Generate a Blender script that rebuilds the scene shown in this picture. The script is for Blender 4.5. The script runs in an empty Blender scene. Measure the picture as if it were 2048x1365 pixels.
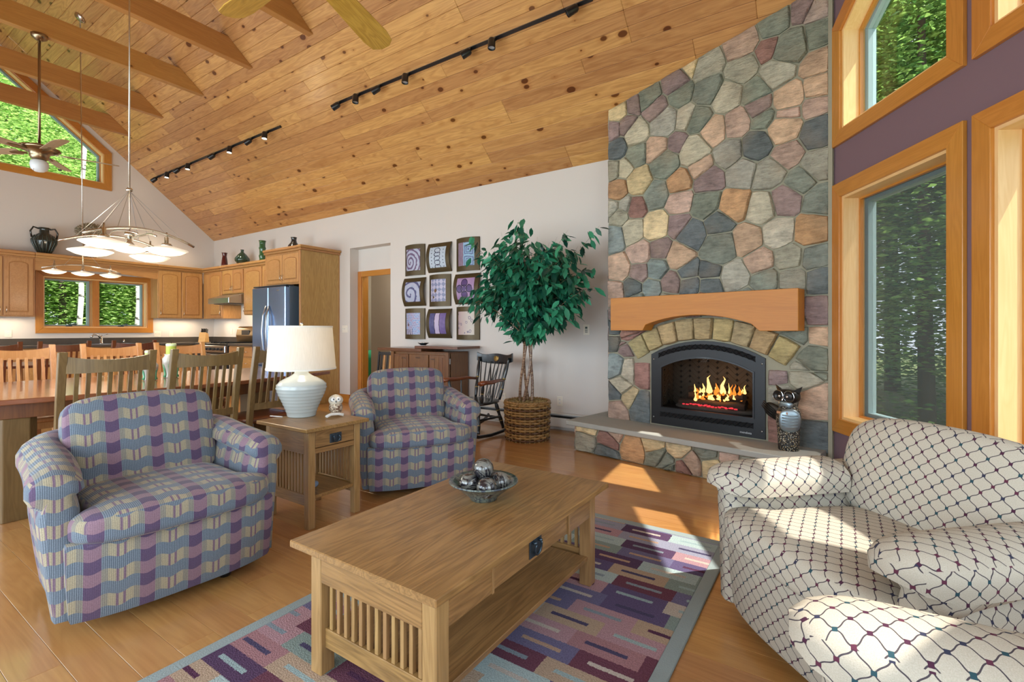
import bpy, bmesh, math, random
from mathutils import Vector, Matrix, geometry, noise
R = math.radians
random.seed(7)
S = bpy.context.scene
COL = S.collection

# ------------------------------------------------------------------ camera
CAMH = 1.17
cam = bpy.data.cameras.new('camera'); cam.sensor_width = 36; cam.lens = 965/2048*36; cam.shift_y = -21.5/2048
cam.clip_start = .02
camo = bpy.data.objects.new('camera', cam); COL.objects.link(camo)
camo.location = (0, 0, CAMH); camo.rotation_euler = (R(90), 0, R(33.5))
S.camera = camo
# ------------------------------------------------------------------ world, sun, window fill, exposure
S.view_settings.view_transform = 'Standard'; S.view_settings.look = 'None'
S.view_settings.gamma = 1; S.view_settings.use_curve_mapping = False
S.view_settings.exposure = 0.68
w = bpy.data.worlds.new('sky'); S.world = w; w.use_nodes = True
bg = w.node_tree.nodes['Background']; bg.inputs[0].default_value = (.80, .90, 1.0, 1); bg.inputs[1].default_value = 1.6
sl = bpy.data.lights.new('sun', 'SUN'); sl.energy = 10; sl.angle = R(.55); sl.color = (1, .95, .86)
so = bpy.data.objects.new('sun', sl); COL.objects.link(so)
so.rotation_euler = Vector((-1, 0.0, -1.80)).to_track_quat('-Z', 'Y').to_euler()
def area(name, loc, d, sx, sy, e, col=(1, 1, 1)):
    l = bpy.data.lights.new(name, 'AREA'); l.shape = 'RECTANGLE'; l.size = sx; l.size_y = sy; l.energy = e; l.color = col
    o = bpy.data.objects.new(name, l); COL.objects.link(o); o.location = loc
    o.rotation_euler = Vector(d).to_track_quat('-Z', 'Z').to_euler(); return o
# fill lamps added at unseen windows of the long wall and other prow half
for i, x in enumerate((-8.6, -6.2, -3.8, -1.4)):
    area('window_fill', (x, -2.02, 1.45), (0, 1, .12), 1.9, 2.1, 70, (.72, .87, 1))
area('window_fill', (1.08, .30, 1.4), (-.87, .49, .0), 1.5, 1.6, 24, (.72, .87, 1))
area('window_fill', (.58, -.62, 1.4), (-.87, .49, .0), 1.0, 1.6, 16, (.72, .87, 1))
def plight(name, loc, e, col=(1, .82, .6), rad=.04):
    l = bpy.data.lights.new(name, 'POINT'); l.energy = e; l.color = col; l.shadow_soft_size = rad
    o = bpy.data.objects.new(name, l); COL.objects.link(o); o.location = loc; return o

# ------------------------------------------------------------------ helpers
def link(name, me, mat=None, parent=None, M=None):
    o = bpy.data.objects.new(name, me); COL.objects.link(o)
    if mat is not None and me is not None and not me.materials: me.materials.append(mat)
    if parent is not None: o.parent = parent
    if M is not None: o.matrix_local = M
    return o
def empty(name, loc=(0, 0, 0), rz=0, label=None, cat=None, group=None):
    o = bpy.data.objects.new(name, None); COL.objects.link(o); o.empty_display_size = .1
    o.location = loc; o.rotation_euler = (0, 0, rz)
    if label: tag(o, label, cat, group)
    return o
def tag(o, label=None, cat=None, group=None, kind=None):
    if label: o['label'] = label
    if cat: o['category'] = cat
    if group: o['group'] = group
    if kind: o['kind'] = kind
    return o
def st(o, label=None):
    o['kind'] = 'structure'
    if label: o['label'] = label
    return o
def tree_copy(o, parent=None):
    c = o.copy(); COL.objects.link(c)
    if parent is not None:
        c.parent = parent; c.matrix_parent_inverse = o.matrix_parent_inverse.copy()
    for ch in CH.get(o, []) if False else list(o.children): tree_copy(ch, c)
    return c
CH = {}
def T(x=0, y=0, z=0): return Matrix.Translation((x, y, z))
def RZ(a): return Matrix.Rotation(a, 4, 'Z')
def RX(a): return Matrix.Rotation(a, 4, 'X')
def RY(a): return Matrix.Rotation(a, 4, 'Y')
def frame(o, x, y, z):
    m = Matrix.Identity(4)
    for i, v in enumerate((x, y, z, o)):
        for j in range(3): m[j][i] = v[j]
    return m

class MB:
    def __init__(s): s.v = []; s.f = []; s.uv = {}
    def add(s, vs, fs, M=None):
        b = len(s.v)
        s.v += [tuple(M @ Vector(p)) for p in vs] if M is not None else [tuple(p) for p in vs]
        s.f += [tuple(i+b for i in f) for f in fs]; return s
    def box(s, x0, x1, y0, y1, z0, z1, M=None):
        v = [(x, y, z) for x in (x0, x1) for y in (y0, y1) for z in (z0, z1)]
        return s.add(v, [(0, 1, 3, 2), (4, 6, 7, 5), (0, 4, 5, 1), (2, 3, 7, 6), (0, 2, 6, 4), (1, 5, 7, 3)], M)
    def prism(s, poly, d0, d1, M=None):           # polygon in xy, extruded along z
        n = len(poly)
        v = [(p[0], p[1], d0) for p in poly]+[(p[0], p[1], d1) for p in poly]
        f = [tuple(reversed(range(n))), tuple(range(n, 2*n))]+[(i, (i+1) % n, (i+1) % n+n, i+n) for i in range(n)]
        return s.add(v, f, M)
    def lathe(s, prof, seg=24, M=None, cap=True, a0=0, a1=2*math.pi):
        v = []; f = []; n = len(prof); full = abs(a1-a0-2*math.pi) < 1e-6
        k = seg if full else seg+1
        for i in range(k):
            a = a0+(a1-a0)*i/seg
            for r, z in prof: v.append((r*math.cos(a), r*math.sin(a), z))
        for i in range(seg):
            j = (i+1) % k
            for q in range(n-1): f.append((i*n+q, j*n+q, j*n+q+1, i*n+q+1))
        if cap and full:
            if prof[0][0] > 1e-5: f.append(tuple(i*n for i in reversed(range(k))))
            if prof[-1][0] > 1e-5: f.append(tuple(i*n+n-1 for i in range(k)))
        return s.add(v, f, M)
    def tube(s, path, rad, seg=8, M=None, closed=False, sq=None):
        P = [Vector(p) for p in path]; n = len(P); v = []; f = []
        up = None
        for i in range(n):
            a = P[(i-1) % n] if (i > 0 or closed) else P[i]; b = P[(i+1) % n] if (i < n-1 or closed) else P[i]
            t = (b-a).normalized()
            if up is None:
                up = Vector((0, 0, 1)) if abs(t.z) < .9 else Vector((1, 0, 0))
            x = up.cross(t)
            if x.length < 1e-6: x = Vector((1, 0, 0)).cross(t)
            x.normalize(); y = t.cross(x); up = y
            r = rad(i/(n-1)) if callable(rad) else rad
            for k in range(seg):
                an = 2*math.pi*k/seg
                v.append(P[i]+x*math.cos(an)*r*(sq or 1)+y*math.sin(an)*r)
        m = n if closed else n-1
        for i in range(m):
            j = (i+1) % n
            for k in range(seg): f.append((i*seg+k, i*seg+(k+1) % seg, j*seg+(k+1) % seg, j*seg+k))
        if not closed: f += [tuple(reversed(range(seg))), tuple(range((n-1)*seg, n*seg))]
        return s.add(v, f, M)
    def soft(s, sx, sy, sz, n=8, e=5, M=None, fn=None):   # soft box, half sizes
        idx = {}; v = []; f = []
        def g(p):
            k = (round(p[0], 5), round(p[1], 5), round(p[2], 5))
            if k not in idx:
                L = (abs(p[0])**e+abs(p[1])**e+abs(p[2])**e)**(1/e)
                q = [p[0]/L*sx, p[1]/L*sy, p[2]/L*sz]
                if fn: q = fn(q)
                idx[k] = len(v); v.append(tuple(q))
            return idx[k]
        for ax in range(3):
            for sg in (-1, 1):
                for i in range(n):
                    for j in range(n):
                        c = []
                        for di, dj in ((0, 0), (1, 0), (1, 1), (0, 1)):
                            a = math.tan((-1+2*(i+di)/n)*math.pi/4); b = math.tan((-1+2*(j+dj)/n)*math.pi/4)
                            p = [0, 0, 0]; p[ax] = sg; p[(ax+1) % 3] = a; p[(ax+2) % 3] = b
                            c.append(g(p))
                        f.append(tuple(c) if sg > 0 else tuple(reversed(c)))
        return s.add(v, f, M)
    def mesh(s, name='m', bevel=0, smooth=False, seg=1, boxuv=0, angle=None):
        me = bpy.data.meshes.new(name); me.from_pydata(s.v, [], s.f)
        bm = bmesh.new(); bm.from_mesh(me)
        if bevel: bmesh.ops.bevel(bm, geom=list(bm.edges), offset=bevel, segments=seg, affect='EDGES', profile=.5)
        bmesh.ops.recalc_face_normals(bm, faces=list(bm.faces))
        bm.to_mesh(me); bm.free()
        if smooth:
            me.polygons.foreach_set('use_smooth', [True]*len(me.polygons))
            if angle: me.set_sharp_from_angle(angle=R(angle))
        if boxuv: box_uv(me, boxuv)
        me.update(); return me
    def build(s, name, mat, parent=None, M=None, **k):
        return link(name, s.mesh(name, **k), mat, parent, M)
def box_uv(me, sc=1):
    uv = me.uv_layers.new(name='UVMap')
    for p in me.polygons:
        n = p.normal; ax = max(range(3), key=lambda i: abs(n[i]))
        for li in p.loop_indices:
            c = me.vertices[me.loops[li].vertex_index].co
            q = ((c.y, c.z), (c.x, c.z), (c.y, c.x))[ax]
            uv.data[li].uv = (q[0]*sc, q[1]*sc)
def bx(name, mat, parent, x0, x1, y0, y1, z0, z1, bevel=.003, M=None, seg=1):
    return MB().box(x0, x1, y0, y1, z0, z1).build(name, mat, parent, M, bevel=bevel, seg=seg)

# ------------------------------------------------------------------ materials
def mat(name):
    m = bpy.data.materials.new(name); m.use_nodes = True
    nt = m.node_tree; return m, nt, nt.nodes['Principled BSDF']
def N(nt, typ, ins=None, **k):
    n = nt.nodes.new('ShaderNode'+typ)
    for a, b in k.items(): setattr(n, a, b)
    for a, b in (ins or {}).items():
        if hasattr(b, 'is_output') or isinstance(b, bpy.types.NodeSocket): nt.links.new(b, n.inputs[a])
        else: n.inputs[a].default_value = b
    return n
def MA(nt, op, a, b=0, c=0):
    return N(nt, 'Math', {0: a, 1: b, 2: c}, operation=op).outputs[0]
def MIX(nt, fac, a, b, mode='MIX'):
    n = nt.nodes.new('ShaderNodeMix'); n.data_type = 'RGBA'; n.blend_type = mode
    for i, x in ((0, fac), (6, a), (7, b)):
        if isinstance(x, bpy.types.NodeSocket): nt.links.new(x, n.inputs[i])
        else: n.inputs[i].default_value = x
    return n.outputs[2]
def c4(c): return (c[0], c[1], c[2], 1)
def hexc(h):
    r = [int(h[i:i+2], 16)/255 for i in (0, 2, 4)]
    return tuple(x/12.92 if x <= .04045 else ((x+.055)/1.055)**2.4 for x in r)
def ramp(nt, fac, stops, const=False):
    n = nt.nodes.new('ShaderNodeValToRGB'); nt.links.new(fac, n.inputs[0])
    e = n.color_ramp.elements; n.color_ramp.interpolation = 'CONSTANT' if const else 'LINEAR'
    while len(e) < len(stops): e.new(.5)
    for i, (p, c) in enumerate(stops): e[i].position = p; e[i].color = c4(c)
    return n.outputs[0]
def plain(name, col, rough=.5, metal=0, spec=None, bump=0, bscale=200, var=0, coat=0, emit=None, es=0):
    m, nt, b = mat(name); col = hexc(col) if isinstance(col, str) else col
    b.inputs['Base Color'].default_value = c4(col); b.inputs['Roughness'].default_value = rough; b.inputs['Metallic'].default_value = metal
    if spec is not None: b.inputs['Specular IOR Level'].default_value = spec
    tc = N(nt, 'TexCoord').outputs['Object']
    if var:
        n = N(nt, 'TexNoise', {'Vector': tc, 'Scale': 6., 'Detail': 4.}).outputs[0]
        f = MA(nt, 'MULTIPLY_ADD', n, 2*var, 1-var)
        nt.links.new(MIX(nt, 1., c4(col), f, 'MULTIPLY'), b.inputs['Base Color'])
    if bump:
        n = N(nt, 'TexNoise', {'Vector': tc, 'Scale': float(bscale), 'Detail': 2.}).outputs[0]
        nt.links.new(N(nt, 'Bump', {'Height': n, 'Strength': bump, 'Distance': .002}).outputs[0], b.inputs['Normal'])
    if coat: b.inputs['Coat Weight'].default_value = coat; b.inputs['Coat Roughness'].default_value = .08
    if emit: b.inputs['Emission Color'].default_value = c4(emit); b.inputs['Emission Strength'].default_value = es
    return m
def wood(name, dark, light, axis='x', rough=.4, scale=1., var=.18, knots=0, coat=0, gr=.5, croug=.15, wide=None):
    m, nt, b = mat(name); dark = hexc(dark); light = hexc(light)
    tc = N(nt, 'TexCoord').outputs['Object']; oi = N(nt, 'ObjectInfo')
    off = N(nt, 'VectorMath', {0: tc, 1: N(nt, 'CombineXYZ', {0: MA(nt, 'MULTIPLY', oi.outputs['Random'], 37.), 1: MA(nt, 'MULTIPLY', oi.outputs['Random'], 11.3), 2: MA(nt, 'MULTIPLY', oi.outputs['Random'], 5.7)}).outputs[0]}).outputs[0]
    sc = {'x': (.9, 9, 9), 'y': (9, .9, 9), 'z': (9, 9, .9)}[axis]
    mp = N(nt, 'Mapping', {'Vector': off, 'Scale': tuple(scale*q for q in sc)}).outputs[0]
    n1 = N(nt, 'TexNoise', {'Vector': mp, 'Scale': 1.0, 'Detail': 3., 'Distortion': .5}).outputs[0]
    band = MA(nt, 'FRACT', MA(nt, 'MULTIPLY', n1, 9.))
    band = MA(nt, 'ABSOLUTE', MA(nt, 'SUBTRACT', band, .5))
    sc2 = {'x': (3, 110, 110), 'y': (110, 3, 110), 'z': (110, 110, 3)}[axis]
    mp2 = N(nt, 'Mapping', {'Vector': off, 'Scale': tuple(scale*q for q in sc2)}).outputs[0]
    n2 = N(nt, 'TexNoise', {'Vector': mp2, 'Scale': 1.0, 'Detail': 2.}).outputs[0]
    f = MA(nt, 'ADD', MA(nt, 'MULTIPLY', band, gr*1.3), MA(nt, 'MULTIPLY', n2, gr))
    f = MA(nt, 'ADD', f, MA(nt, 'MULTIPLY', n1, .9-gr))
    f = N(nt, 'Clamp', {0: f}).outputs[0]
    col = MIX(nt, f, c4(dark), c4(light))
    if knots:
        ks = {'x': (5.5, 8.5, 8.5), 'y': (8.5, 5.5, 8.5), 'z': (8.5, 8.5, 5.5)}[axis]
        vo = N(nt, 'TexVoronoi', {'Vector': N(nt, 'Mapping', {'Vector': off, 'Scale': ks}).outputs[0], 'Scale': 1.0})
        sep = N(nt, 'SeparateColor', {0: vo.outputs['Color']})
        rad = MA(nt, 'MULTIPLY', MA(nt, 'MAXIMUM', MA(nt, 'SUBTRACT', sep.outputs[0], 1-knots), 0.0), .28/knots)
        d = MA(nt, 'SUBTRACT', rad, vo.outputs['Distance'])
        k = N(nt, 'MapRange', {0: d, 1: -.02, 2: .03}).outputs[0]
        col = MIX(nt, k, col, c4(hexc('30150a')))
        h = N(nt, 'MapRange', {0: d, 1: -.22, 2: .0, 3: 0., 4: .35}).outputs[0]
        h = MA(nt, 'MULTIPLY', h, MA(nt, 'GREATER_THAN', rad, .001))
        col = MIX(nt, h, col, c4(hexc('96520f')))
    hs = N(nt, 'HueSaturation', {'Color': col, 'Value': MA(nt, 'MULTIPLY_ADD', oi.outputs['Random'], 2*var, 1-var), 'Hue': MA(nt, 'MULTIPLY_ADD', oi.outputs['Random'], .012, .494)}).outputs[0]
    nt.links.new(hs, b.inputs['Base Color'])
    b.inputs['Roughness'].default_value = rough
    nt.links.new(N(nt, 'Bump', {'Height': n2, 'Strength': .12, 'Distance': .001}).outputs[0], b.inputs['Normal'])
    if coat: b.inputs['Coat Weight'].default_value = coat; b.inputs['Coat Roughness'].default_value = croug
    return m
PINE = wood('knotty_pine', '93592a', 'deaa6a', 'x', .40, 1., .17, .42, coat=.6, gr=.42, croug=.20)
BEAMX = wood('beam_pine_x', '96602c', 'c8904c', 'x', .42, 1., .06, .16, coat=.25, gr=.28, croug=.25)
BEAM = wood('beam_pine', 'a8621f', 'd68f45', 'y', .42, 1., .06, .16, coat=.25, gr=.28, croug=.25)
FLOOR = wood('oak_floor', '9a6632', 'c8965c', 'x', .28, 1., .09, 0, coat=.5, gr=.40, croug=.10)
TRIM_Z = wood('fir_trim_upright', 'a96820', 'ce8a3c', 'z', .35, 1.2, .05, gr=.4, coat=.3)
TRIM_X = wood('fir_trim_lengthwise', 'a96820', 'ce8a3c', 'x', .35, 1.2, .05, gr=.4, coat=.3)
JAMB = wood('fir_jamb', 'd9a867', 'f0c98c', 'z', .4, 1.2, .04, gr=.3)
MANTEL = wood('fir_mantel', 'ad6a10', 'c98624', 'x', .45, 1.2, .03, gr=.4)
OAKX = wood('oak_x', '5c4022', 'a67e4c', 'x', .38, 1.5, .05, gr=.62, coat=.2)
OAKY = wood('oak_y', '5c4022', 'a67e4c', 'y', .38, 1.5, .05, gr=.62, coat=.2)
OAKZ = wood('oak_z', '7a5830', 'b48e5c', 'z', .38, 1.5, .06, gr=.5, coat=.2)
CAB = wood('cabinet_oak', '9c6a36', 'c4945c', 'z', .42, 1.3, .05, gr=.45, coat=.15)
CABX = wood('cabinet_oak_lengthwise', '9c6a36', 'c4945c', 'x', .42, 1.3, .05, gr=.45, coat=.15)
PANTRY = wood('pantry_oak', '96703a', 'c8a366', 'z', .45, 1.5, .04, gr=.55)
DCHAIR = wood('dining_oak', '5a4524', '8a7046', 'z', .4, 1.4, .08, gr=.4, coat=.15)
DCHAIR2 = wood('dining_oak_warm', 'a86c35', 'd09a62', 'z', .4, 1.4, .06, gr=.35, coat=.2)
DTABLE = wood('dining_table_oak', '744226', '9c6640', 'y', .22, 1.2, .02, gr=.4, coat=.8, croug=.12)
DARKW = wood('dark_cherry', '4a2413', '7a4326', 'z', .35, 1.3, .08, gr=.35, coat=.3)
SIDEB = wood('walnut_sideboard', '4f2c12', '855526', 'z', .35, 1.3, .08, gr=.4, coat=.3)
SIDET = wood('walnut_top', '4e2c18', '7a4a2a', 'x', .3, 1.3, .05, gr=.4, coat=.4)
FANW = wood('fan_blade_oak', 'a07424', 'd2a84c', 'x', .4, 1.4, .05, gr=.7)
FANG = wood('fan_blade_greyed', '8a6f52', 'b59a7a', 'x', .4, 1.4, .05, gr=.4)
WHITEW = plain('painted_wall_cream', 'd9d2cb', .85, bump=.08, bscale=350)
PURPLE = plain('painted_wall_plum', '7a6168', .85, bump=.08, bscale=350)
BEIGEW = plain('hall_wall_taupe', '9c9080', .85)
WHITE = plain('white_enamel', 'e8e6e0', .4)
CREAMP = plain('cream_plastic', 'ece6d8', .4)
BLACK = plain('black_enamel', '15171b', .35, coat=.2)
BLACKM = plain('black_panel', '0d1015', .45)
SOOT_SHADE = plain('soot_and_shade', '1d1a17', .9, var=.3)  # firebox and wick soot; doubles as painted shade in the wine rack
STEEL = plain('brushed_steel', 'b8bcc0', .28, 1.)
FRIDGE = plain('fridge_steel_blue_reflection', '86a2cc', .24, .85)  # blue reflection of the surroundings painted into the door colour
NICKEL = plain('brushed_nickel', 'cfcac0', .25, 1.)
BRONZE = plain('antique_pewter', '9c8a70', .3, 1.)
PEWTER = plain('dark_pewter', '4f5d68', .38, .8)
CHROME = plain('chrome', 'd8dde2', .1, 1.)
SCREWM = plain('bright_brass', 'cbb58a', .25, 1.)
MORTAR = plain('mortar', '9a9580', .95, bump=.5, bscale=120, var=.12)
SLAB = plain('bluestone_slab', 'a3a49d', .75, bump=.25, bscale=60, var=.08)
LAMPC = plain('glazed_stoneware', 'b4bab6', .25, coat=.4)
GROUTY = plain('counter_granite', '4d463f', .3, var=.35)
def mk_stone():
    m, nt, b = mat('field_stone'); tc = N(nt, 'TexCoord').outputs['Object']; oi = N(nt, 'ObjectInfo')
    v = N(nt, 'VectorMath', {0: tc, 1: N(nt, 'CombineXYZ', {0: MA(nt, 'MULTIPLY', oi.outputs['Random'], 40.)}).outputs[0]}).outputs[0]
    n1 = N(nt, 'TexNoise', {'Vector': v, 'Scale': 7., 'Detail': 6., 'Roughness': .6}).outputs[0]
    n2 = N(nt, 'TexNoise', {'Vector': N(nt, 'Mapping', {'Vector': v, 'Rotation': (0, 0, .5), 'Scale': (8, 30, 12)}).outputs[0], 'Scale': 1.5, 'Detail': 5., 'Roughness': .65}).outputs[0]
    f = MA(nt, 'ADD', MA(nt, 'MULTIPLY', n1, .9), MA(nt, 'MULTIPLY', n2, .7))
    f = MA(nt, 'MULTIPLY_ADD', f, 2.3, -.55)
    col = MIX(nt, 1., oi.outputs['Color'], f, 'MULTIPLY')
    warm = N(nt, 'TexNoise', {'Vector': v, 'Scale': 3.5, 'Detail': 2.}).outputs[0]
    wf = N(nt, 'MapRange', {0: warm, 1: .5, 2: .72, 3: 0., 4: .45}).outputs[0]
    col = MIX(nt, wf, col, c4(hexc('8e7a60')))
    nt.links.new(col, b.inputs['Base Color']); b.inputs['Roughness'].default_value = .8
    hh = MA(nt, 'ADD', n1, MA(nt, 'MULTIPLY', n2, .6))
    nt.links.new(N(nt, 'Bump', {'Height': hh, 'Strength': 1., 'Distance': .035}).outputs[0], b.inputs['Normal'])
    return m
STONE = mk_stone()
def tint(name, rough=.6, coat=0, metal=0):
    m, nt, b = mat(name); nt.links.new(N(nt, 'ObjectInfo').outputs['Color'], b.inputs['Base Color'])
    b.inputs['Roughness'].default_value = rough; b.inputs['Metallic'].default_value = metal
    if coat: b.inputs['Coat Weight'].default_value = coat
    return m
GLAZE = tint('coloured_glaze', .15, .6)
SATIN = tint('coloured_satin', .6)
def mk_glass(name, tr=.93, dif=0, dc=(.5, .55, .55)):
    m, nt, b = mat(name); nt.nodes.remove(b); out = nt.nodes['Material Output']
    t = N(nt, 'BsdfTransparent', {0: (tr, tr, tr, 1)}).outputs[0]
    g = N(nt, 'BsdfGlossy', {'Roughness': .02}).outputs[0]
    fr = N(nt, 'LayerWeight', {0: .12}).outputs['Fresnel']
    s = N(nt, 'MixShader', {0: MA(nt, 'MULTIPLY', fr, .5), 1: t, 2: g}).outputs[0]
    if dif: s = N(nt, 'MixShader', {0: dif, 1: s, 2: N(nt, 'BsdfDiffuse', {0: c4(dc)}).outputs[0]}).outputs[0]
    nt.links.new(s, out.inputs[0]); return m
GLASS = mk_glass('window_glass'); SCREEN = mk_glass('insect_screen', .80, .16, (.30, .36, .36)); FIREGLASS = mk_glass('firebox_glass', .9)
def mk_glow(name, col, es, base=(.9, .85, .75)):
    return plain(name, base, .4, emit=col, es=es)
SHADEG = mk_glow('opal_glass_lit', (1, .84, .62), .30)
BULB = mk_glow('lit_lens', (1, .9, .7), 12.)
FANGLASS = plain('frosted_glass', 'd8dcdf', .3)
def mk_linen():
    m, nt, b = mat('linen_shade'); tc = N(nt, 'TexCoord').outputs['Object']
    n = N(nt, 'TexNoise', {'Vector': N(nt, 'Mapping', {'Vector': tc, 'Scale': (200, 200, 6)}).outputs[0], 'Scale': 1., 'Detail': 2.}).outputs[0]
    col = MIX(nt, n, c4(hexc('d6d4cc')), c4(hexc('f4f3ee')))
    nt.links.new(col, b.inputs['Base Color']); b.inputs['Roughness'].default_value = .9
    tl = N(nt, 'BsdfTranslucent', {0: c4(hexc('fff4e0'))}).outputs[0]
    ms = N(nt, 'MixShader', {0: .35, 1: b.outputs[0], 2: tl}).outputs[0]
    nt.links.new(ms, nt.nodes['Material Output'].inputs[0]); return m
LINEN = mk_linen()
def uvsep(nt, su=1., sv=1., dist=0):
    uv = N(nt, 'UVMap').outputs[0]
    s = N(nt, 'SeparateXYZ', {0: uv})
    return MA(nt, 'MULTIPLY', s.outputs[0], su), MA(nt, 'MULTIPLY', s.outputs[1], sv)
def mk_plaid():
    m, nt, b = mat('woven_plaid'); cw = 1/.076; ch = 1/.056
    u, v = uvsep(nt, 1/.168, 1/.049)
    v = MA(nt, 'ADD', v, MA(nt, 'MULTIPLY', MA(nt, 'SINE', MA(nt, 'MULTIPLY', u, 4*math.pi)), .13))
    pv = MA(nt, 'FLOORED_MODULO', MA(nt, 'FLOOR', v), 2.)
    fu = MA(nt, 'FRACT', u); cA = MA(nt, 'LESS_THAN', fu, .30); cC = MA(nt, 'LESS_THAN', MA(nt, 'ABSOLUTE', MA(nt, 'SUBTRACT', fu, .65)), .235)
    fc_ = MA(nt, 'DIVIDE', MA(nt, 'SUBTRACT', fu, .415), .47)
    cream, blue, purple, pink, olive = [c4(hexc(x)) for x in ('a39980', '737f8b', '5a4a64', '876c78', '8a867a')]
    stripe = MA(nt, 'LESS_THAN', MA(nt, 'ABSOLUTE', MA(nt, 'SUBTRACT', MA(nt, 'ABSOLUTE', MA(nt, 'SUBTRACT', fc_, .5)), .14)), .05)
    cr = MIX(nt, stripe, cream, c4(hexc('7a6474')))
    colB = MIX(nt, pv, olive, blue); colC = MIX(nt, pv, cr, blue); colA = MIX(nt, pv, pink, purple)
    col = MIX(nt, cC, MIX(nt, cA, colB, colA), colC)
    fine = MA(nt, 'LESS_THAN', MA(nt, 'FRACT', MA(nt, 'MULTIPLY', u, 28.)), .42)
    amt = MA(nt, 'ADD', .16, MA(nt, 'MULTIPLY', MA(nt, 'SUBTRACT', 1., cA), MA(nt, 'MULTIPLY_ADD', pv, .26, .12)))
    dk = MIX(nt, MA(nt, 'MULTIPLY', fine, amt), col, c4(hexc('242c36')))
    n = N(nt, 'TexNoise', {'Vector': N(nt, 'UVMap').outputs[0], 'Scale': 260., 'Detail': 2.}).outputs[0]
    dk = MIX(nt, 1., dk, MA(nt, 'MULTIPLY_ADD', n, .8, .66), 'MULTIPLY')
    nt.links.new(dk, b.inputs['Base Color']); b.inputs['Roughness'].default_value = .95; b.inputs['Specular IOR Level'].default_value = .15
    b.inputs['Sheen Weight'].default_value = .2
    nt.links.new(N(nt, 'Bump', {'Height': n, 'Strength': .35, 'Distance': .002}).outputs[0], b.inputs['Normal'])
    return m
PLAID = mk_plaid()
def mk_lattice():
    m, nt, b = mat('lattice_upholstery'); k = 1/.054
    u, v = uvsep(nt, k, k)
    wob = .045
    p0 = MA(nt, 'ADD', u, v); q0 = MA(nt, 'SUBTRACT', u, v)
    p = MA(nt, 'ADD', p0, MA(nt, 'MULTIPLY', MA(nt, 'SINE', MA(nt, 'MULTIPLY', q0, 2*math.pi)), wob))
    q = MA(nt, 'ADD', q0, MA(nt, 'MULTIPLY', MA(nt, 'SINE', MA(nt, 'MULTIPLY', p0, 2*math.pi)), wob))
    def near(x): return MA(nt, 'SUBTRACT', .5, MA(nt, 'ABSOLUTE', MA(nt, 'SUBTRACT', MA(nt, 'FRACT', x), .5)))
    dp, dq = near(p), near(q)
    line = MA(nt, 'LESS_THAN', MA(nt, 'MINIMUM', dp, dq), .032)
    dp0, dq0 = near(p0), near(q0)
    dot = MA(nt, 'LESS_THAN', MA(nt, 'ADD', dp0, dq0), .17)
    idn = N(nt, 'TexWhiteNoise', {'Vector': N(nt, 'CombineXYZ', {0: MA(nt, 'ROUND', p0), 1: MA(nt, 'ROUND', q0)}).outputs[0]}, noise_dimensions='2D').outputs[0]
    dc = ramp(nt, idn, [(0, hexc('4a2a3c')), (.35, hexc('2f4a52')), (.6, hexc('37384a')), (.8, hexc('5a3040'))], True)
    n = N(nt, 'TexNoise', {'Vector': N(nt, 'UVMap').outputs[0], 'Scale': 420., 'Detail': 1.}).outputs[0]
    base = MIX(nt, n, c4(hexc('a69d8c')), c4(hexc('c6beae')))
    col = MIX(nt, line, base, c4(hexc('494247')))
    col = MIX(nt, dot, col, dc)
    nt.links.new(col, b.inputs['Base Color']); b.inputs['Roughness'].default_value = .95; b.inputs['Specular IOR Level'].default_value = .15
    nt.links.new(N(nt, 'Bump', {'Height': n, 'Strength': .3, 'Distance': .001}).outputs[0], b.inputs['Normal'])
    return m
LATT = mk_lattice()
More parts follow.
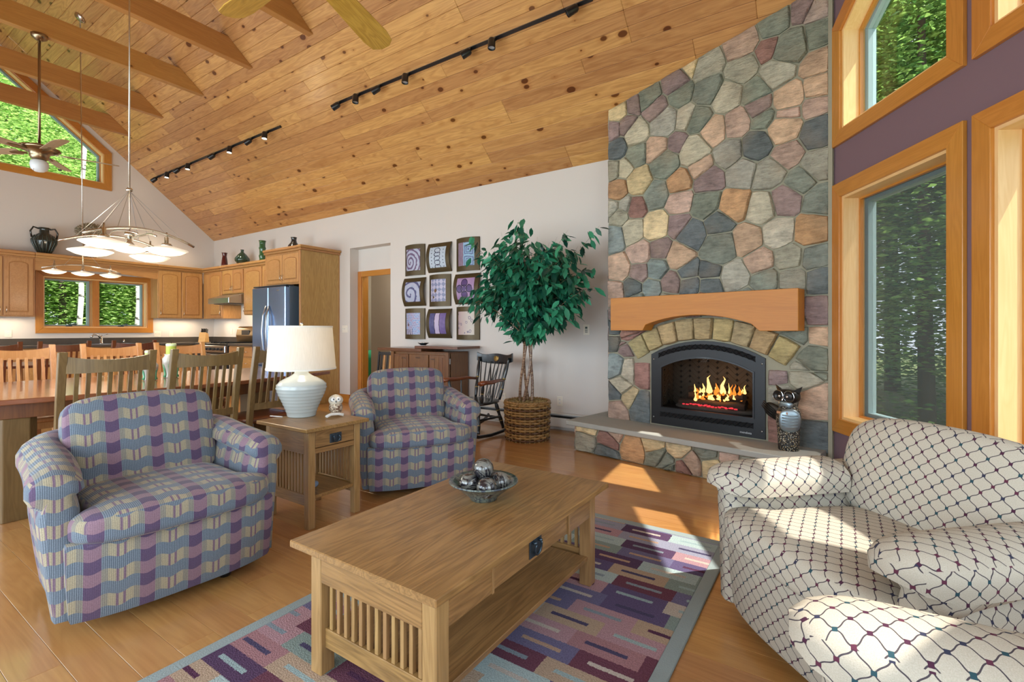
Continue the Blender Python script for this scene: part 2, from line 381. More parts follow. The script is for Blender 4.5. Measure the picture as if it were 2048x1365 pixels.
def mk_rug():
    m, nt, b = mat('block_rug'); tc = N(nt, 'TexCoord').outputs['Object']; s = N(nt, 'SeparateXYZ', {0: tc})
    x, y = s.outputs[0], s.outputs[1]
    n = N(nt, 'TexNoise', {'Vector': tc, 'Scale': 170., 'Detail': 2.}).outputs[0]
    jit = MA(nt, 'MULTIPLY', MA(nt, 'SUBTRACT', n, .5), .012)
    ry = MA(nt, 'DIVIDE', MA(nt, 'ADD', y, jit), .098); row = MA(nt, 'FLOOR', ry); fy = MA(nt, 'FRACT', ry)
    off = N(nt, 'TexWhiteNoise', {'W': row}, noise_dimensions='1D').outputs[0]
    rx = MA(nt, 'ADD', MA(nt, 'DIVIDE', MA(nt, 'ADD', x, jit), .27), MA(nt, 'MULTIPLY', off, 3.)); blk = MA(nt, 'FLOOR', rx); fx = MA(nt, 'FRACT', rx)
    vec = N(nt, 'CombineXYZ', {0: row, 1: blk}).outputs[0]
    wn = N(nt, 'TexWhiteNoise', {'Vector': vec}, noise_dimensions='2D').outputs[0]
    pal = ['54405a', '8d8fa0', '9a7478', '9fb0b0', 'a8937e', '66404e', '6a6684', '7f8f8a', 'a5848a', '5c5272', 'b0a79c']
    col = ramp(nt, wn, [(i/len(pal), hexc(c)) for i, c in enumerate(pal)], True)
    wn2 = N(nt, 'TexWhiteNoise', {'Vector': N(nt, 'VectorMath', {0: vec, 1: (7.3, 3.1, 0)}).outputs[0]}, noise_dimensions='2D').outputs[0]
    pal2 = ['b3aaa0', '4a4560', '8fa3a5', 'ab8f7a', '53344a', '7d8a94']
    col2 = ramp(nt, wn2, [(i/len(pal2), hexc(c)) for i, c in enumerate(pal2)], True)
    m1 = MA(nt, 'LESS_THAN', MA(nt, 'ABSOLUTE', MA(nt, 'SUBTRACT', fy, .5)), .10)
    m2 = MA(nt, 'LESS_THAN', MA(nt, 'ABSOLUTE', MA(nt, 'SUBTRACT', fx, .5)), .30)
    col = MIX(nt, MA(nt, 'MULTIPLY', m1, m2), col, col2)
    col = MIX(nt, 1., col, MA(nt, 'MULTIPLY_ADD', n, .9, .58), 'MULTIPLY')
    nt.links.new(col, b.inputs['Base Color']); b.inputs['Roughness'].default_value = 1; b.inputs['Specular IOR Level'].default_value = .1
    nt.links.new(N(nt, 'Bump', {'Height': n, 'Strength': .8, 'Distance': .004}).outputs[0], b.inputs['Normal'])
    return m
RUG = mk_rug(); RUGB = plain('rug_border_grey', '93a0a0', 1, bump=.8, bscale=170, var=.1, spec=.1)
def mk_leaf(name, a, bcol, tr=.3, rough=.4):
    m, nt, b = mat(name); oi = N(nt, 'ObjectInfo'); geo = N(nt, 'NewGeometry')
    r = MA(nt, 'FRACT', MA(nt, 'ADD', oi.outputs['Random'], geo.outputs['Random Per Island']))
    col = MIX(nt, r, c4(hexc(a)), c4(hexc(bcol)))
    nt.links.new(col, b.inputs['Base Color']); b.inputs['Roughness'].default_value = rough
    tl = N(nt, 'BsdfTranslucent', {0: col}).outputs[0]
    nt.links.new(N(nt, 'MixShader', {0: tr, 1: b.outputs[0], 2: tl}).outputs[0], nt.nodes['Material Output'].inputs[0]); return m
FICUS = mk_leaf('ficus_leaf', '0d3a30', '3f9c74', .15, .32)
FOREST = mk_leaf('forest_leaf', '5c8a38', 'bcd880', .5, .6)
FORESTD = mk_leaf('forest_leaf_deep', '3c6a34', '96bc66', .45, .6)
def mk_birch():
    m, nt, b = mat('birch_bark'); tc = N(nt, 'TexCoord').outputs['Object']
    n = N(nt, 'TexNoise', {'Vector': N(nt, 'Mapping', {'Vector': tc, 'Scale': (3, 3, 9)}).outputs[0], 'Scale': 1.5, 'Detail': 4.}).outputs[0]
    nt.links.new(ramp(nt, n, [(.36, hexc('3a3733')), (.46, hexc('c9c8bf'))]), b.inputs['Base Color']); b.inputs['Roughness'].default_value = .9; return m
BIRCH = mk_birch(); BARK = plain('bark', '4a4138', .95, bump=.6, bscale=30, var=.3)
GROUND = plain('leaf_litter', '5d6a3a', 1, var=.4)
TRIM_Y = wood('fir_trim_local_up', 'a96820', 'ce8a3c', 'y', .35, 1.2, .05, gr=.4, coat=.3)
JAMB_Y = wood('fir_jamb_local_up', 'd9a867', 'f2cf96', 'y', .4, 1.2, .04, gr=.3)
JAMB_X = wood('fir_jamb_local_x', 'd9a867', 'f2cf96', 'x', .4, 1.2, .04, gr=.3)
# ------------------------------------------------------------------ room shell
WY, WZ, KX, SL, RYD = 5.05, 3.06, -10.93, .83, 1.58
RZD = WZ+SL*(WY-RYD)
W0 = Vector((.0165, 4.236, 0)); WD = Vector((.494, -.870, 0)).normalized()
APEX = W0+WD*((4.236-RYD)/-WD.y)
def ceil_z(y): return WZ+SL*(WY-y) if y >= RYD else RZD-SL*(RYD-y)
UP = Vector((0, 0, 1))
F_BACK = frame((0, WY, 0), (1, 0, 0), UP, (0, -1, 0))
F_KIT = frame((KX, 0, 0), (0, 1, 0), UP, (1, 0, 0))
F_PROW = frame(W0, WD, UP, WD.cross(UP))
WD2 = Vector((-WD.x, WD.y, 0))
F_PROW2 = frame(APEX, WD2, UP, WD2.cross(UP))
F_SIDE = frame((0, -1.89, 0), (-1, 0, 0), UP, (0, 1, 0))

def holed(outer, holes, z0, z1):
    mb = MB(); loops = [outer]+holes
    polys = [[Vector((p[0], p[1], 0)) for p in l] for l in loops]
    tris = geometry.tessellate_polygon(polys)
    flat = [p for l in loops for p in l]; n = len(flat)
    vs = [(p[0], p[1], z1) for p in flat]+[(p[0], p[1], z0) for p in flat]
    fs = [tuple(t) for t in tris]+[tuple(i+n for i in reversed(t)) for t in tris]
    b = 0
    for l in loops:
        k = len(l)
        for i in range(k): fs.append((b+i, b+(i+1) % k, b+(i+1) % k+n, b+i+n))
        b += k
    return mb.add(vs, fs)
def wall(name, M, outer, holes, m, t=.22):
    return st(holed(outer, holes, -t, 0).build(name, m, None, M))
def offset(poly, d):     # convex ccw polygon, outward by d
    n = len(poly); L = []
    for i in range(n):
        a = Vector(poly[i]); b = Vector(poly[(i+1) % n]); e = (b-a).normalized(); nn = Vector((e.y, -e.x))
        L.append((a+nn*d, e))
    out = []
    for i in range(n):
        (p, d1), (q, d2) = L[i-1], L[i]
        c = d1.x*d2.y-d1.y*d2.x
        t = ((q-p).x*d2.y-(q-p).y*d2.x)/c
        r = p+d1*t; out.append((r.x, r.y))
    return out
def ring(parent, name, inner, outer, z0, z1, mx, my, bevel=.002):
    n = len(inner)
    for i in range(n):
        j = (i+1) % n; q = [inner[i], inner[j], outer[j], outer[i]]
        e = (inner[j][0]-inner[i][0], inner[j][1]-inner[i][1])
        MB().prism(q, z0, z1).build(name, my if abs(e[1]) > abs(e[0]) else mx, parent, bevel=bevel)
WN_ = [0]
def window(M, poly, label, trim=.10, depth=.20, mullions=(), screen=False, plain_trim=True, glass=GLASS, sash=True):
    WN_[0] += 1
    w = bpy.data.objects.new('window_%d' % WN_[0], None); COL.objects.link(w); w.matrix_world = M; st(w, label)
    out = offset(poly, trim)
    ring(w, 'casing', poly, out, 0, .024, TRIM_X, TRIM_Y)
    inn = offset(poly, -.018)
    ring(w, 'jamb', inn, poly, -depth, .004, JAMB_X, JAMB_Y, 0)
    stop = offset(inn, -.012); ring(w, 'stop', stop, inn, -depth*.62, -depth*.50, TRIM_X, TRIM_Y, 0)
    xs = [min(p[0] for p in inn)]+[c for c in mullions]+[max(p[0] for p in inn)]
    cells = [inn] if not mullions else []
    if mullions:
        y0 = min(p[1] for p in inn); y1 = max(p[1] for p in inn)
        for i in range(len(xs)-1):
            a = xs[i]+(.05 if i else 0); b = xs[i+1]-(.05 if i < len(xs)-2 else 0)
            cells.append([(a, y0), (b, y0), (b, y1), (a, y1)])
        for c in mullions: MB().box(c-.05, c+.05, y0, y1, -depth, .01).build('mullion', TRIM_Y, w, bevel=.002)
    SASHM = plain('sash_green_clad', '5f7f86', .5) if False else SASH
    for c in cells:
        s2 = offset(c, -.035)
        ring(w, 'sash', s2, c, -depth+.005, -depth+.06, SASHM, SASHM, .002)
        MB().prism(s2, -depth+.028, -depth+.034).build('pane', glass, w)
        if screen: MB().prism(offset(c, -.012), -depth+.066, -depth+.069).build('insect_screen', SCREEN, w)
    return w
SASH = plain('sash_painted_green', '93aeb0', .5)

# floor: slab + planks
fl = st(MB().box(-11.2, 2.0, -2.2, 5.3, -.12, -.012).build('floor', plain('subfloor', '7a5230', .8)))
_bc = {}
def board_mesh(L, wd, th, key):
    k = (key, round(L, 2))
    if k not in _bc: _bc[k] = MB().box(0, L, 0, wd, -th, 0).mesh('board', bevel=.0045 if key == 'c' else .0005)
    return _bc[k]
rnd = random.Random(3)
PW = .128
for r_ in range(int(5.2/PW)+1):
    y = -.1+r_*PW; x = -11.0; first = True
    xm = W0.x+(4.236-max(y, .5))*.568+.2 if y < 4.236 else .2
    while x < xm:
        L = round(rnd.choice((1.75, 2., 2.25, 2.5, 2.75, 3.25)), 2)
        if first: L = round(rnd.choice((.5, .75, 1., 1.25, 1.5, 2.)), 2); first = False
        x1 = min(x+L, xm+.05); LL = max(.04, round(x1-x, 2)) if x1 < x+L else L
        o = link('plank', board_mesh(LL, PW-.0012, .012, 'f'), FLOOR, fl); o.location = (x, y, 0); x += L+.001
bx('floor_margin', FLOOR, fl, -11.0, 1.6, -1.95, -.102, -.012, 0, 0)
# ceiling
cy = Vector((0, -1, SL)).normalized()
F_CEIL = frame((0, WY, WZ), (1, 0, 0), cy, Vector((1, 0, 0)).cross(cy))
CL = (WY-RYD)*math.sqrt(1+SL*SL)
ck = CL/(WY-RYD)
cpoly = [(-11.2, -.35), (.25, -.35), (.25, (WY-4.236)*ck), (APEX.x+.22, CL), (-11.2, CL)]
ce = st(MB().prism(cpoly, -.22, -.0185).build('ceiling', plain('roof_deck', 'a9743a', .8), None, F_CEIL))
cy2 = Vector((0, 1, SL)).normalized()
F_CEIL2 = frame((0, -1.89, WZ), (-1, 0, 0), cy2, Vector((-1, 0, 0)).cross(cy2))
c2 = st(MB().prism([(11.2, -.35), (11.2, CL), (-APEX.x-.22, CL), (-.25, (WY-4.236)*ck), (-.25, -.35)], -.22, 0).build('ceiling', PINE, None, F_CEIL2), 'far slope of the pine plank ceiling')
BW = .1365
nrow = int(CL/BW)+1
for r_ in range(nrow):
    yy = r_*BW; wy = WY-yy/ck
    xm = (W0.x+(4.236-wy)*.568 if wy < 4.236 else .1)+.12
    x = -11.0; first = True
    while x < xm:
        L = round(rnd.choice((1.5, 2., 2.5, 3., 3.5, 4.)), 2)
        if first: L = round(rnd.choice((.5, 1., 1.5, 2., 2.5)), 2); first = False
        LL = L if x+L < xm+.2 else max(.04, round(xm-x, 2))
        wd = min(BW-.0012, CL-yy-.001)
        if wd > .03:
            o = link('ceiling_board', board_mesh(LL, wd, .018, 'c' if wd > BW-.002 else 'd'), PINE, ce); o.location = (x, yy, 0)
        x += L+.001
st(MB().box(-11.2, APEX.x+.2, RYD-.25, RYD+.25, RZD+.06, RZD+.30).build('roof_ridge_light_stop', BARK))  # unseen box added along the ridge to keep sun from leaking in
# walls
wall('wall_back', F_BACK, [(-11.15, -.1), (-6.478, -.1), (-6.478, 2.49), (-5.537, 2.49), (-5.537, -.1), (.24, -.1), (.24, WZ+.05), (-11.15, WZ+.05)], [], WHITEW)
KW = [(2.385, 1.215), (3.845, 1.215), (3.845, 2.075), (2.385, 2.075)]
GW = [(-.03, 3.81), (3.19, 3.81), (3.19, 4.335), (RYD, 4.335+.83*(3.19-RYD)), (-.03, 4.335)]
wall('wall_left', F_KIT, [(-2.1, -.1), (5.25, -.1), (5.25, ceil_z(5.25)+.06), (RYD, RZD+.06), (-2.1, ceil_z(-2.1)+.06)], [KW, GW], WHITEW)
LP = 3.053
def pz(s): return ceil_z(4.236+WD.y*s)
U1t = lambda s: 3.30+.722*(s-.10)
L1 = [(.10, .54), (1.015, .54), (1.015, 2.12), (.10, 2.12)]
U1 = [(.10, 2.595), (1.015, 2.595), (1.015, U1t(1.015)), (.10, U1t(.10))]
L2 = [(1.265, .54), (2.90, .54), (2.90, 2.12), (1.265, 2.12)]
U2 = [(1.265, 2.595), (2.90, 2.595), (2.90, 3.60), (1.265, 3.60)]
wall('wall_right', F_PROW, [(-.05, -.1), (LP+.12, -.1), (LP+.12, pz(LP)+.06), (-.05, pz(-.05)+.06)], [L1, U1, L2, U2], PURPLE)
mir = lambda P: [(LP-p[0], p[1]) for p in reversed(P)]
wall('wall_near', F_PROW2, [(-.0, -.1), (LP, -.1), (LP, pz(0)+.06), (-.0, pz(LP)+.06)], [mir(L1), mir(U1), mir(L2), mir(U2)], PURPLE)
sideH = [[(x-1.0, .35), (x+1.0, .35), (x+1.0, 2.55), (x-1.0, 2.55)] for x in (1.4, 3.8, 6.2, 8.6)]  # unseen windows added in this wall to let in fill light
wall('wall_front', F_SIDE, [(-.25, -.1), (11.15, -.1), (11.15, WZ+.05), (-.25, WZ+.05)], sideH, WHITEW)
st(MB().box(.04, .24, 4.34, 5.04, -.1, 3.7).build('wall_corner_filler', WHITEW)); st(MB().box(.02, .24, -2.1, -1.0, -.1, 3.8).build('wall_corner_filler', WHITEW))  # filler walls; the first is added, unseen, against light leaks
window(F_KIT, KW, 'two-light casement window over the kitchen sink', mullions=(3.075,), trim=.095)
window(F_KIT, GW, 'wide peaked gable window high above the kitchen cabinets', trim=.11, mullions=())
window(F_PROW, L1, 'tall screened casement window between the stone chimney and the corner', screen=True)
window(F_PROW, U1, 'slant-topped window above the tall screened casement')
window(F_PROW, L2, 'tall lower window at the right edge of the picture')
window(F_PROW, U2, 'upper window at the top right corner of the picture')
for P_, n_ in ((mir(L1), 'lower prow window nearest the long window wall'), (mir(U1), 'slanted prow window nearest the long window wall'), (mir(L2), 'lower prow window beside the peak'), (mir(U2), 'upper prow window beside the peak')):
    window(F_PROW2, P_, n_)
for i, P_ in enumerate(sideH): window(F_SIDE, P_, 'added, unseen large window %s along the long window wall' % ('one', 'two', 'three', 'four')[i], mullions=((P_[0][0]+P_[1][0])/2,))
# crank handles on casements
def crank(M, x, y, z, label, col):
    c = empty('window_crank', label=label, cat='window crank'); c.matrix_world = M @ T(x, y, z)
    bx('crank_base', col, c, -.045, .045, 0, .022, 0, .03, .006)
    MB().tube([(0, .02, .02), (.03, .035, .035), (.085, .03, .04)], .008, 8).build('crank_arm', col, c, smooth=True)
    MB().lathe([(0, 0), (.011, .004), (.011, .03), (0, .034)], 10).build('crank_knob', col, c, T(.085, .022, .04) @ RX(-1.57), smooth=True)
crank(F_PROW, .42, .559, -.09, 'cream crank handle on the sill of the tall casement', CREAMP)
crank(F_KIT, 2.72, 1.235, -.05, 'dark crank handle under the left kitchen window pane', PEWTER)
crank(F_KIT, 3.45, 1.235, -.05, 'dark crank handle under the right kitchen window pane', PEWTER)
# collar-tie beams
bl = ['collar-tie beam nearest the gable window', 'second collar-tie beam from the gable window', 'third collar-tie beam from the gable, carrying the kitchen fan', 'fourth collar-tie beam from the gable window', 'nearest collar-tie beam, partly behind the oak fan blades']
for i, x in enumerate((-10.06, -8.78, -7.47, -6.18, -4.915)):
    z0, z1 = 4.51, 4.76
    y0 = WY-(z0-WZ)/SL; y1 = WY-(z1-WZ)/SL; ym = 2*RYD
    q = [(y0, z0), (y1, z1), (ym-y1, z1), (ym-y0, z0)]
    b_ = MB().prism(q, -.045, .045).build('ceiling_beam', None, None, bevel=.004)
    # extrusion axis -> X
    b_.matrix_world = frame((x, 0, 0), (0, 1, 0), (0, 0, 1), (1, 0, 0)); b_.data.materials.append(BEAMX)
    tag(b_, bl[i], 'beam', 'collar-tie beams under the pine ceiling')
# baseboards + heater + hall recess
st(bx('baseboard_back', TRIM_X, None, -6.74, -6.478, WY-.02, WY, 0, .13))
st(bx('baseboard_hall', TRIM_X, None, -6.477, -6.460, WY, 5.195, 0, .13))
h_ = empty('baseboard_heater', (-3.9, WY, 0), 0, 'long white baseboard heater behind the rocking chair and the basket', 'heater')
bx('back_plate', WHITE, h_, -1.3, 1.62, -.015, 0, .02, .2); bx('front_panel', WHITE, h_, -1.3, 1.62, -.07, -.06, .045, .15)
bx('top_hood', WHITE, h_, -1.3, 1.62, -.06, -.002, .188, .2); bx('fin_pack', BLACK, h_, -1.28, 1.6, -.055, -.02, .05, .17, 0)
bx('end_cap', WHITE, h_, 1.56, 1.76, -.078, 0, .012, .205, .004)
# hallway recess
st(MB().box(-6.6, -5.3, 5.27, 8.9, 2.49, 2.6).build('ceiling_hall', WHITEW))
st(holed([(-6.7, -.1), (-6.40, -.1), (-6.40, 2.06), (-5.6, 2.06), (-5.6, -.1), (-5.3, -.1), (-5.3, 2.6), (-6.7, 2.6)], [], -.12, 0).build('wall_hall', WHITEW, None, frame((0, 5.22, 0), (1, 0, 0), UP, (0, -1, 0))))
d_ = empty('door_1', (0, 5.22, 0)); st(d_, 'fir cased doorway in the hall recess')
bx('casing', TRIM_Z, d_, -6.476, -6.39, -.02, 0, 0, 2.13); bx('casing', TRIM_X, d_, -6.39, -5.54, -.02, 0, 2.04, 2.13)
bx('door_jamb', TRIM_Z, d_, -6.40, -6.38, 0, .12, 0, 2.06)
st(MB().box(-7.33, -5.2, 6.2, 6.3, 0, 2.6).build('wall_hall_end', BEIGEW))
st(MB().box(-9.6, -5.0, 8.6, 8.7, 0, 2.6).build('wall_bedroom', BEIGEW)); st(MB().box(-9.6, -9.5, 5.3, 8.7, 0, 2.6).build('wall_bedroom_side', BEIGEW))
st(MB().box(-9.6, -5.0, 5.27, 8.7, -.1, 0).build('floor_hall', FLOOR)); st(MB().box(-9.6, -6.6, 5.27, 8.7, 2.6, 2.7).build('ceiling_bedroom', WHITEW))
st(MB().box(-5.2, -5.1, 5.27, 8.7, 0, 2.6).build('wall_hall_side', BEIGEW))
plight('hall_fill', (-8.2, 7.2, 2.2), 40, (1, .95, .85), .2); plight('hall_fill', (-6.2, 5.75, 2.3), 9, (1, .92, .8), .15)  # unseen lamps added to brighten the bedroom and the hall wall
bd = empty('bed', (-8.3, 7.7, 0), 0, 'bed with a bright green spread glimpsed through the doorway', 'bed')
MB().soft(.9, .8, .36, 6, 8).build('mattress', plain('green_spread', '1f8f63', .8), bd, T(0, 0, .36), smooth=True)
MB().soft(.3, .2, .1, 6, 4).build('pillow', plain('navy_pillow', '1c2030', .8), bd, T(.3, .5, .8), smooth=True)
tv = bx('wall_screen', plain('dark_screen', '10131c', .2), None, -9.2, -8.0, 8.56, 8.60, 1.0, 1.7, .01); tag(tv, 'dark flat screen on the bedroom wall beyond the doorway', 'television')

# ------------------------------------------------------------------ fireplace
P0 = Vector((-1.886, 4.637, 0)); FD = Vector((.979, -.205, 0)).normalized(); FN = FD.cross(UP)
F_FACE = frame(P0, FD, UP, FN)
SC = {'G': '6f7468', 'g': '8e8b7c', 'c': 'a39c88', 'y': 'b7a47e', 'T': 'ab9078', 't': 'a58c7c', 'O': 'a5815e', 'P': '7d6b66', 'p': 'a08f82', 'R': '826258', 'B': '565c5b', 'b': '788280'}
SEED1 = """1.55 3.61 0.131 G;1.73 3.61 0.063 P;1.86 3.55 0.076 p;1.85 3.38 0.108 G;1.30 3.54 0.134 t;1.66 3.35 0.147 G;1.02 3.46 0.123 g;1.51 3.40 0.051 R;1.30 3.32 0.105 g;1.57 3.20 0.115 g;1.85 3.16 0.087 T;1.85 2.98 0.087 T;0.85 3.52 0.039 y;0.73 3.44 0.110 P;0.77 3.30 0.083 G;1.02 3.25 0.106 G;1.19 3.14 0.115 c;1.41 3.10 0.079 G;1.65 2.96 0.098 T;1.64 2.84 0.068 t;1.83 2.85 0.065 t;1.43 2.97 0.071 P;0.45 3.39 0.096 G;0.29 3.37 0.051 P;0.13 3.36 0.085 y;0.53 3.24 0.081 P;0.61 3.09 0.134 g;0.82 3.07 0.070 c;0.93 3.02 0.090 G;1.07 2.88 0.105 T;1.26 2.89 0.102 t;1.47 2.86 0.047 G;1.61 2.74 0.122 T;1.85 2.65 0.112 B;0.07 3.18 0.043 P;0.21 3.19 0.056 P;0.32 3.07 0.120 c;0.54 2.88 0.095 T;0.73 2.87 0.040 P;0.90 2.76 0.129 c;1.42 2.66 0.115 B;1.20 2.65 0.099 g;1.63 2.53 0.091 t;1.85 2.40 0.098 g;0.11 2.98 0.090 B;0.32 2.88 0.088 G;0.62 2.71 0.121 G;0.19 2.78 0.042 c;0.07 2.79 0.043 g;0.96 2.59 0.064 T;0.35 2.60 0.115 y;0.76 2.50 0.092 O;1.03 2.46 0.118 P;1.30 2.47 0.109 g;1.51 2.42 0.113 g;1.73 2.31 0.082 G;1.62 2.18 0.107 P;0.11 2.56 0.090 O;0.53 2.44 0.113 G;0.76 2.33 0.101 t;1.01 2.27 0.123 G;1.23 2.21 0.131 O;1.46 2.15 0.106 c;1.86 2.14 0.087 G;0.32 2.36 0.067 R;0.06 2.41 0.038 g;0.18 2.40 0.035 g;0.13 2.31 0.057 g;0.28 2.14 0.098 c;0.53 2.15 0.122 y;0.75 2.13 0.066 P;0.87 2.02 0.112 B;1.12 2.09 0.104 B;1.34 1.91 0.108 T;1.58 1.93 0.104 c;1.80 1.92 0.110 O;0.08 2.10 0.088 b;0.36 1.91 0.085 t;0.57 1.92 0.063 P;0.76 1.84 0.110 T;1.12 1.87 0.146 G;1.44 1.72 0.087 t;1.65 1.73 0.083 g;1.83 1.71 0.080 G;0.13 1.79 0.090 T;0.36 1.73 0.060 P;0.54 1.74 0.086 b;0.84 1.69 0.056 B;1.04 1.67 0.055 B;1.24 1.62 0.106 g;1.48 1.57 0.078 G;1.67 1.56 0.075 g;1.86 1.56 0.072 B;0.09 1.55 0.062 t;0.28 1.57 0.079 B;0.49 1.56 0.077 b;0.68 1.60 0.084 P;0.85 1.57 0.074 B;1.04 1.56 0.072 B;0.07 1.17 0.040 B;0.07 1.06 0.050 B;0.22 1.11 0.056 R;0.20 1.02 0.046 P;0.08 0.81 0.096 b;0.24 0.77 0.082 c;0.37 0.77 0.100 R;0.15 0.62 0.073 c;0.08 0.54 0.047 B;0.24 0.50 0.062 y;0.36 0.43 0.103 B;0.11 0.38 0.089 t;1.86 1.30 0.083 P;1.69 1.12 0.071 G;1.86 1.12 0.045 T;1.83 0.95 0.114 G;1.56 0.83 0.078 P;1.74 0.83 0.091 g;1.84 0.63 0.112 T;1.60 0.65 0.083 g;1.55 0.38 0.076 R;1.85 0.37 0.101 B;0.32 1.44 0.091 G;0.64 1.42 0.087 g;1.00 1.41 0.083 P;1.32 1.40 0.079 G;1.61 1.38 0.075 G;0.15 1.29 0.092 P;1.66 1.23 0.066 t"""
SEED2 = """0.01 0.12 0.061 g;0.02 0.23 0.045 y;0.26 0.16 0.085 R;0.24 0.04 0.067 B;0.31 0.23 0.058 t;0.51 0.13 0.088 O;0.72 0.20 0.076 y;0.76 0.10 0.061 G;0.94 0.20 0.082 y;0.83 0.06 0.070 G;0.85 0.03 0.042 G;1.05 0.10 0.070 t;0.98 0.04 0.064 R;1.18 0.21 0.073 G;1.21 0.11 0.067 y;1.35 0.21 0.073 t;1.50 0.20 0.073 g;1.64 0.21 0.079 y;1.77 0.20 0.079 P;1.86 0.20 0.079 G"""

def seeds(t): return [(float(a), float(b), float(c), k) for a, b, c, k in (l.split() for l in t.strip().split(';'))]
def clip(poly, p, n):          # keep side where (x-p).n <= 0
    out = []; m = len(poly)
    for i in range(m):
        a, b = poly[i], poly[(i+1) % m]
        da = (a[0]-p[0])*n[0]+(a[1]-p[1])*n[1]; db = (b[0]-p[0])*n[0]+(b[1]-p[1])*n[1]
        if da <= 0: out.append(a)
        if (da < 0) != (db < 0) and abs(da-db) > 1e-9:
            t = da/(da-db); out.append((a[0]+(b[0]-a[0])*t, a[1]+(b[1]-a[1])*t))
    return out
def parea(p): return abs(sum(p[i-1][0]*p[i][1]-p[i][0]*p[i-1][1] for i in range(len(p))))/2
def power(S_, dom):
    res = []
    for i, (x, y, r, k) in enumerate(S_):
        c = list(dom)
        for j, (X, Y, r2, _) in enumerate(S_):
            if i == j or not c: continue
            dx, dy = X-x, Y-y; d2 = dx*dx+dy*dy
            if d2 < 1e-8: continue
            t = .5+(.55*(r*r-r2*r2))/(2*d2); t = min(.88, max(.12, t))
            c = clip(c, (x+dx*t, y+dy*t), (dx, dy))
        if len(c) >= 3 and parea(c) > .0012: res.append((c, k))
    return res
def subtract(poly, conv):      # conv is a ccw convex polygon: pieces of poly outside it
    res = []; rest = poly
    for i in range(len(conv)):
        a, b = conv[i], conv[(i+1) % len(conv)]; n = (b[1]-a[1], -(b[0]-a[0]))   # outward
        o = clip(rest, a, (-n[0], -n[1])) if rest else []
        if len(o) >= 3 and parea(o) > 1e-4: res.append(o)
        rest = clip(rest, a, n) if rest else []
        if len(rest) < 3: break
    if len(rest) < 3 or parea(rest) < 2e-4: return [poly]
    return res
def stone_mesh(poly, rg, gap=.005, dep=.03, rough=1.):
    cx = sum(p[0] for p in poly)/len(poly); cy_ = sum(p[1] for p in poly)/len(poly)
    # orient ccw, shrink, subdivide, jitter
    if sum(poly[i-1][0]*poly[i][1]-poly[i][0]*poly[i-1][1] for i in range(len(poly))) < 0: poly = poly[::-1]
    pts = []
    for i in range(len(poly)):
        a, b = poly[i], poly[(i+1) % len(poly)]; L = math.dist(a, b); n = max(1, int(L/.05))
        for k in range(n): pts.append((a[0]+(b[0]-a[0])*k/n, a[1]+(b[1]-a[1])*k/n))
    sz = math.sqrt(parea(poly))
    def ringp(d, z, j):
        o = []
        for (x, y) in pts:
            vx, vy = cx-x, cy_-y; L = math.hypot(vx, vy) or 1
            q = min(d, L*.8); o.append((x+vx/L*q+rg.uniform(-j, j), y+vy/L*q+rg.uniform(-j, j), z))
        return o
    # round the corners a little: average neighbours
    n = len(pts)
    pts = [((pts[i-1][0]+10*pts[i][0]+pts[(i+1) % n][0])/12, (pts[i-1][1]+10*pts[i][1]+pts[(i+1) % n][1])/12) for i in range(n)]
    d = dep*rg.uniform(.75, 1.25); tx, ty = rg.uniform(-.06, .06), rg.uniform(-.06, .06)
    r0 = ringp(gap, -.01, 0); rj = [(x+rg.uniform(-.003, .003), y+rg.uniform(-.003, .003)) for x, y, _ in r0]
    r0 = [(x, y, -.01) for x, y in rj]; r1 = [(x, y, d*.62) for x, y in rj]
    r2 = ringp(gap+.009, d*.95, .002*rough); r3 = ringp(gap+sz*.17, d*1.08, .006*rough)
    r2 = [(x, y, z+(x-cx)*tx+(y-cy_)*ty+rg.uniform(-.003, .003)*rough) for x, y, z in r2]
    r3 = [(x, y, z+(x-cx)*tx+(y-cy_)*ty+rg.uniform(-.006, .006)*rough) for x, y, z in r3]
    v = r0+r1+r2+r3+[(cx, cy_, d*1.1+rg.uniform(-.006, .006))]; f = []
    for q in range(3):
        for i in range(n): f.append((q*n+i, q*n+(i+1) % n, (q+1)*n+(i+1) % n, (q+1)*n+i))
    for i in range(n): f.append((3*n+i, 3*n+(i+1) % n, 4*n))
    vv = [(x-cx, y-cy_, z) for x, y, z in v]
    mb = MB(); mb.add(vv, f); return mb.mesh('stone', smooth=True, angle=38), cx, cy_
def add_stone(name, poly, k, parent, rg, **kw):
    me, cx, cy_ = stone_mesh(poly, rg, **kw)
    o = link(name, me, STONE, parent); o.location = (cx, cy_, 0)
    c = hexc(SC[k]); f_ = rg.uniform(1.0, 1.35); o.color = (c[0]*f_, c[1]*f_, c[2]*f_*rg.uniform(.94, 1.05), 1)
    return o
rg = random.Random(11)
fp = bpy.data.objects.new('fireplace', None); COL.objects.link(fp); fp.matrix_world = F_FACE
tag(fp, 'floor-to-ceiling field stone chimney breast with an arched firebox surround', 'fireplace')
FW = 1.943; topz = lambda s: 3.403+.170*s
AC = (.985, -.05); RI, RO = 1.135, 1.337
arc = lambda r, a: (AC[0]+r*math.sin(R(a)), AC[1]+r*math.cos(R(a)))
BOX = [(.470, .20), (1.499, .20), (1.499, .95), (.470, .95)]
ARCH = [arc(RI-.02, -35), arc(RI-.02, 35)]+[arc(RO+.004, a) for a in (35, 23, 12, 0, -12, -23, -35)]
dom = [(0, .255), (FW-.02, .255), (FW-.02, topz(FW)), (0, topz(0))]
for c, k in power(seeds(SEED1), dom):
    ps = [c]
    for ex in (BOX, ARCH):
        ps = [q for p in ps for q in subtract(p, ex)]
    for p in ps:
        if parea(p) > .0022: add_stone('stone', p, k, fp, rg)
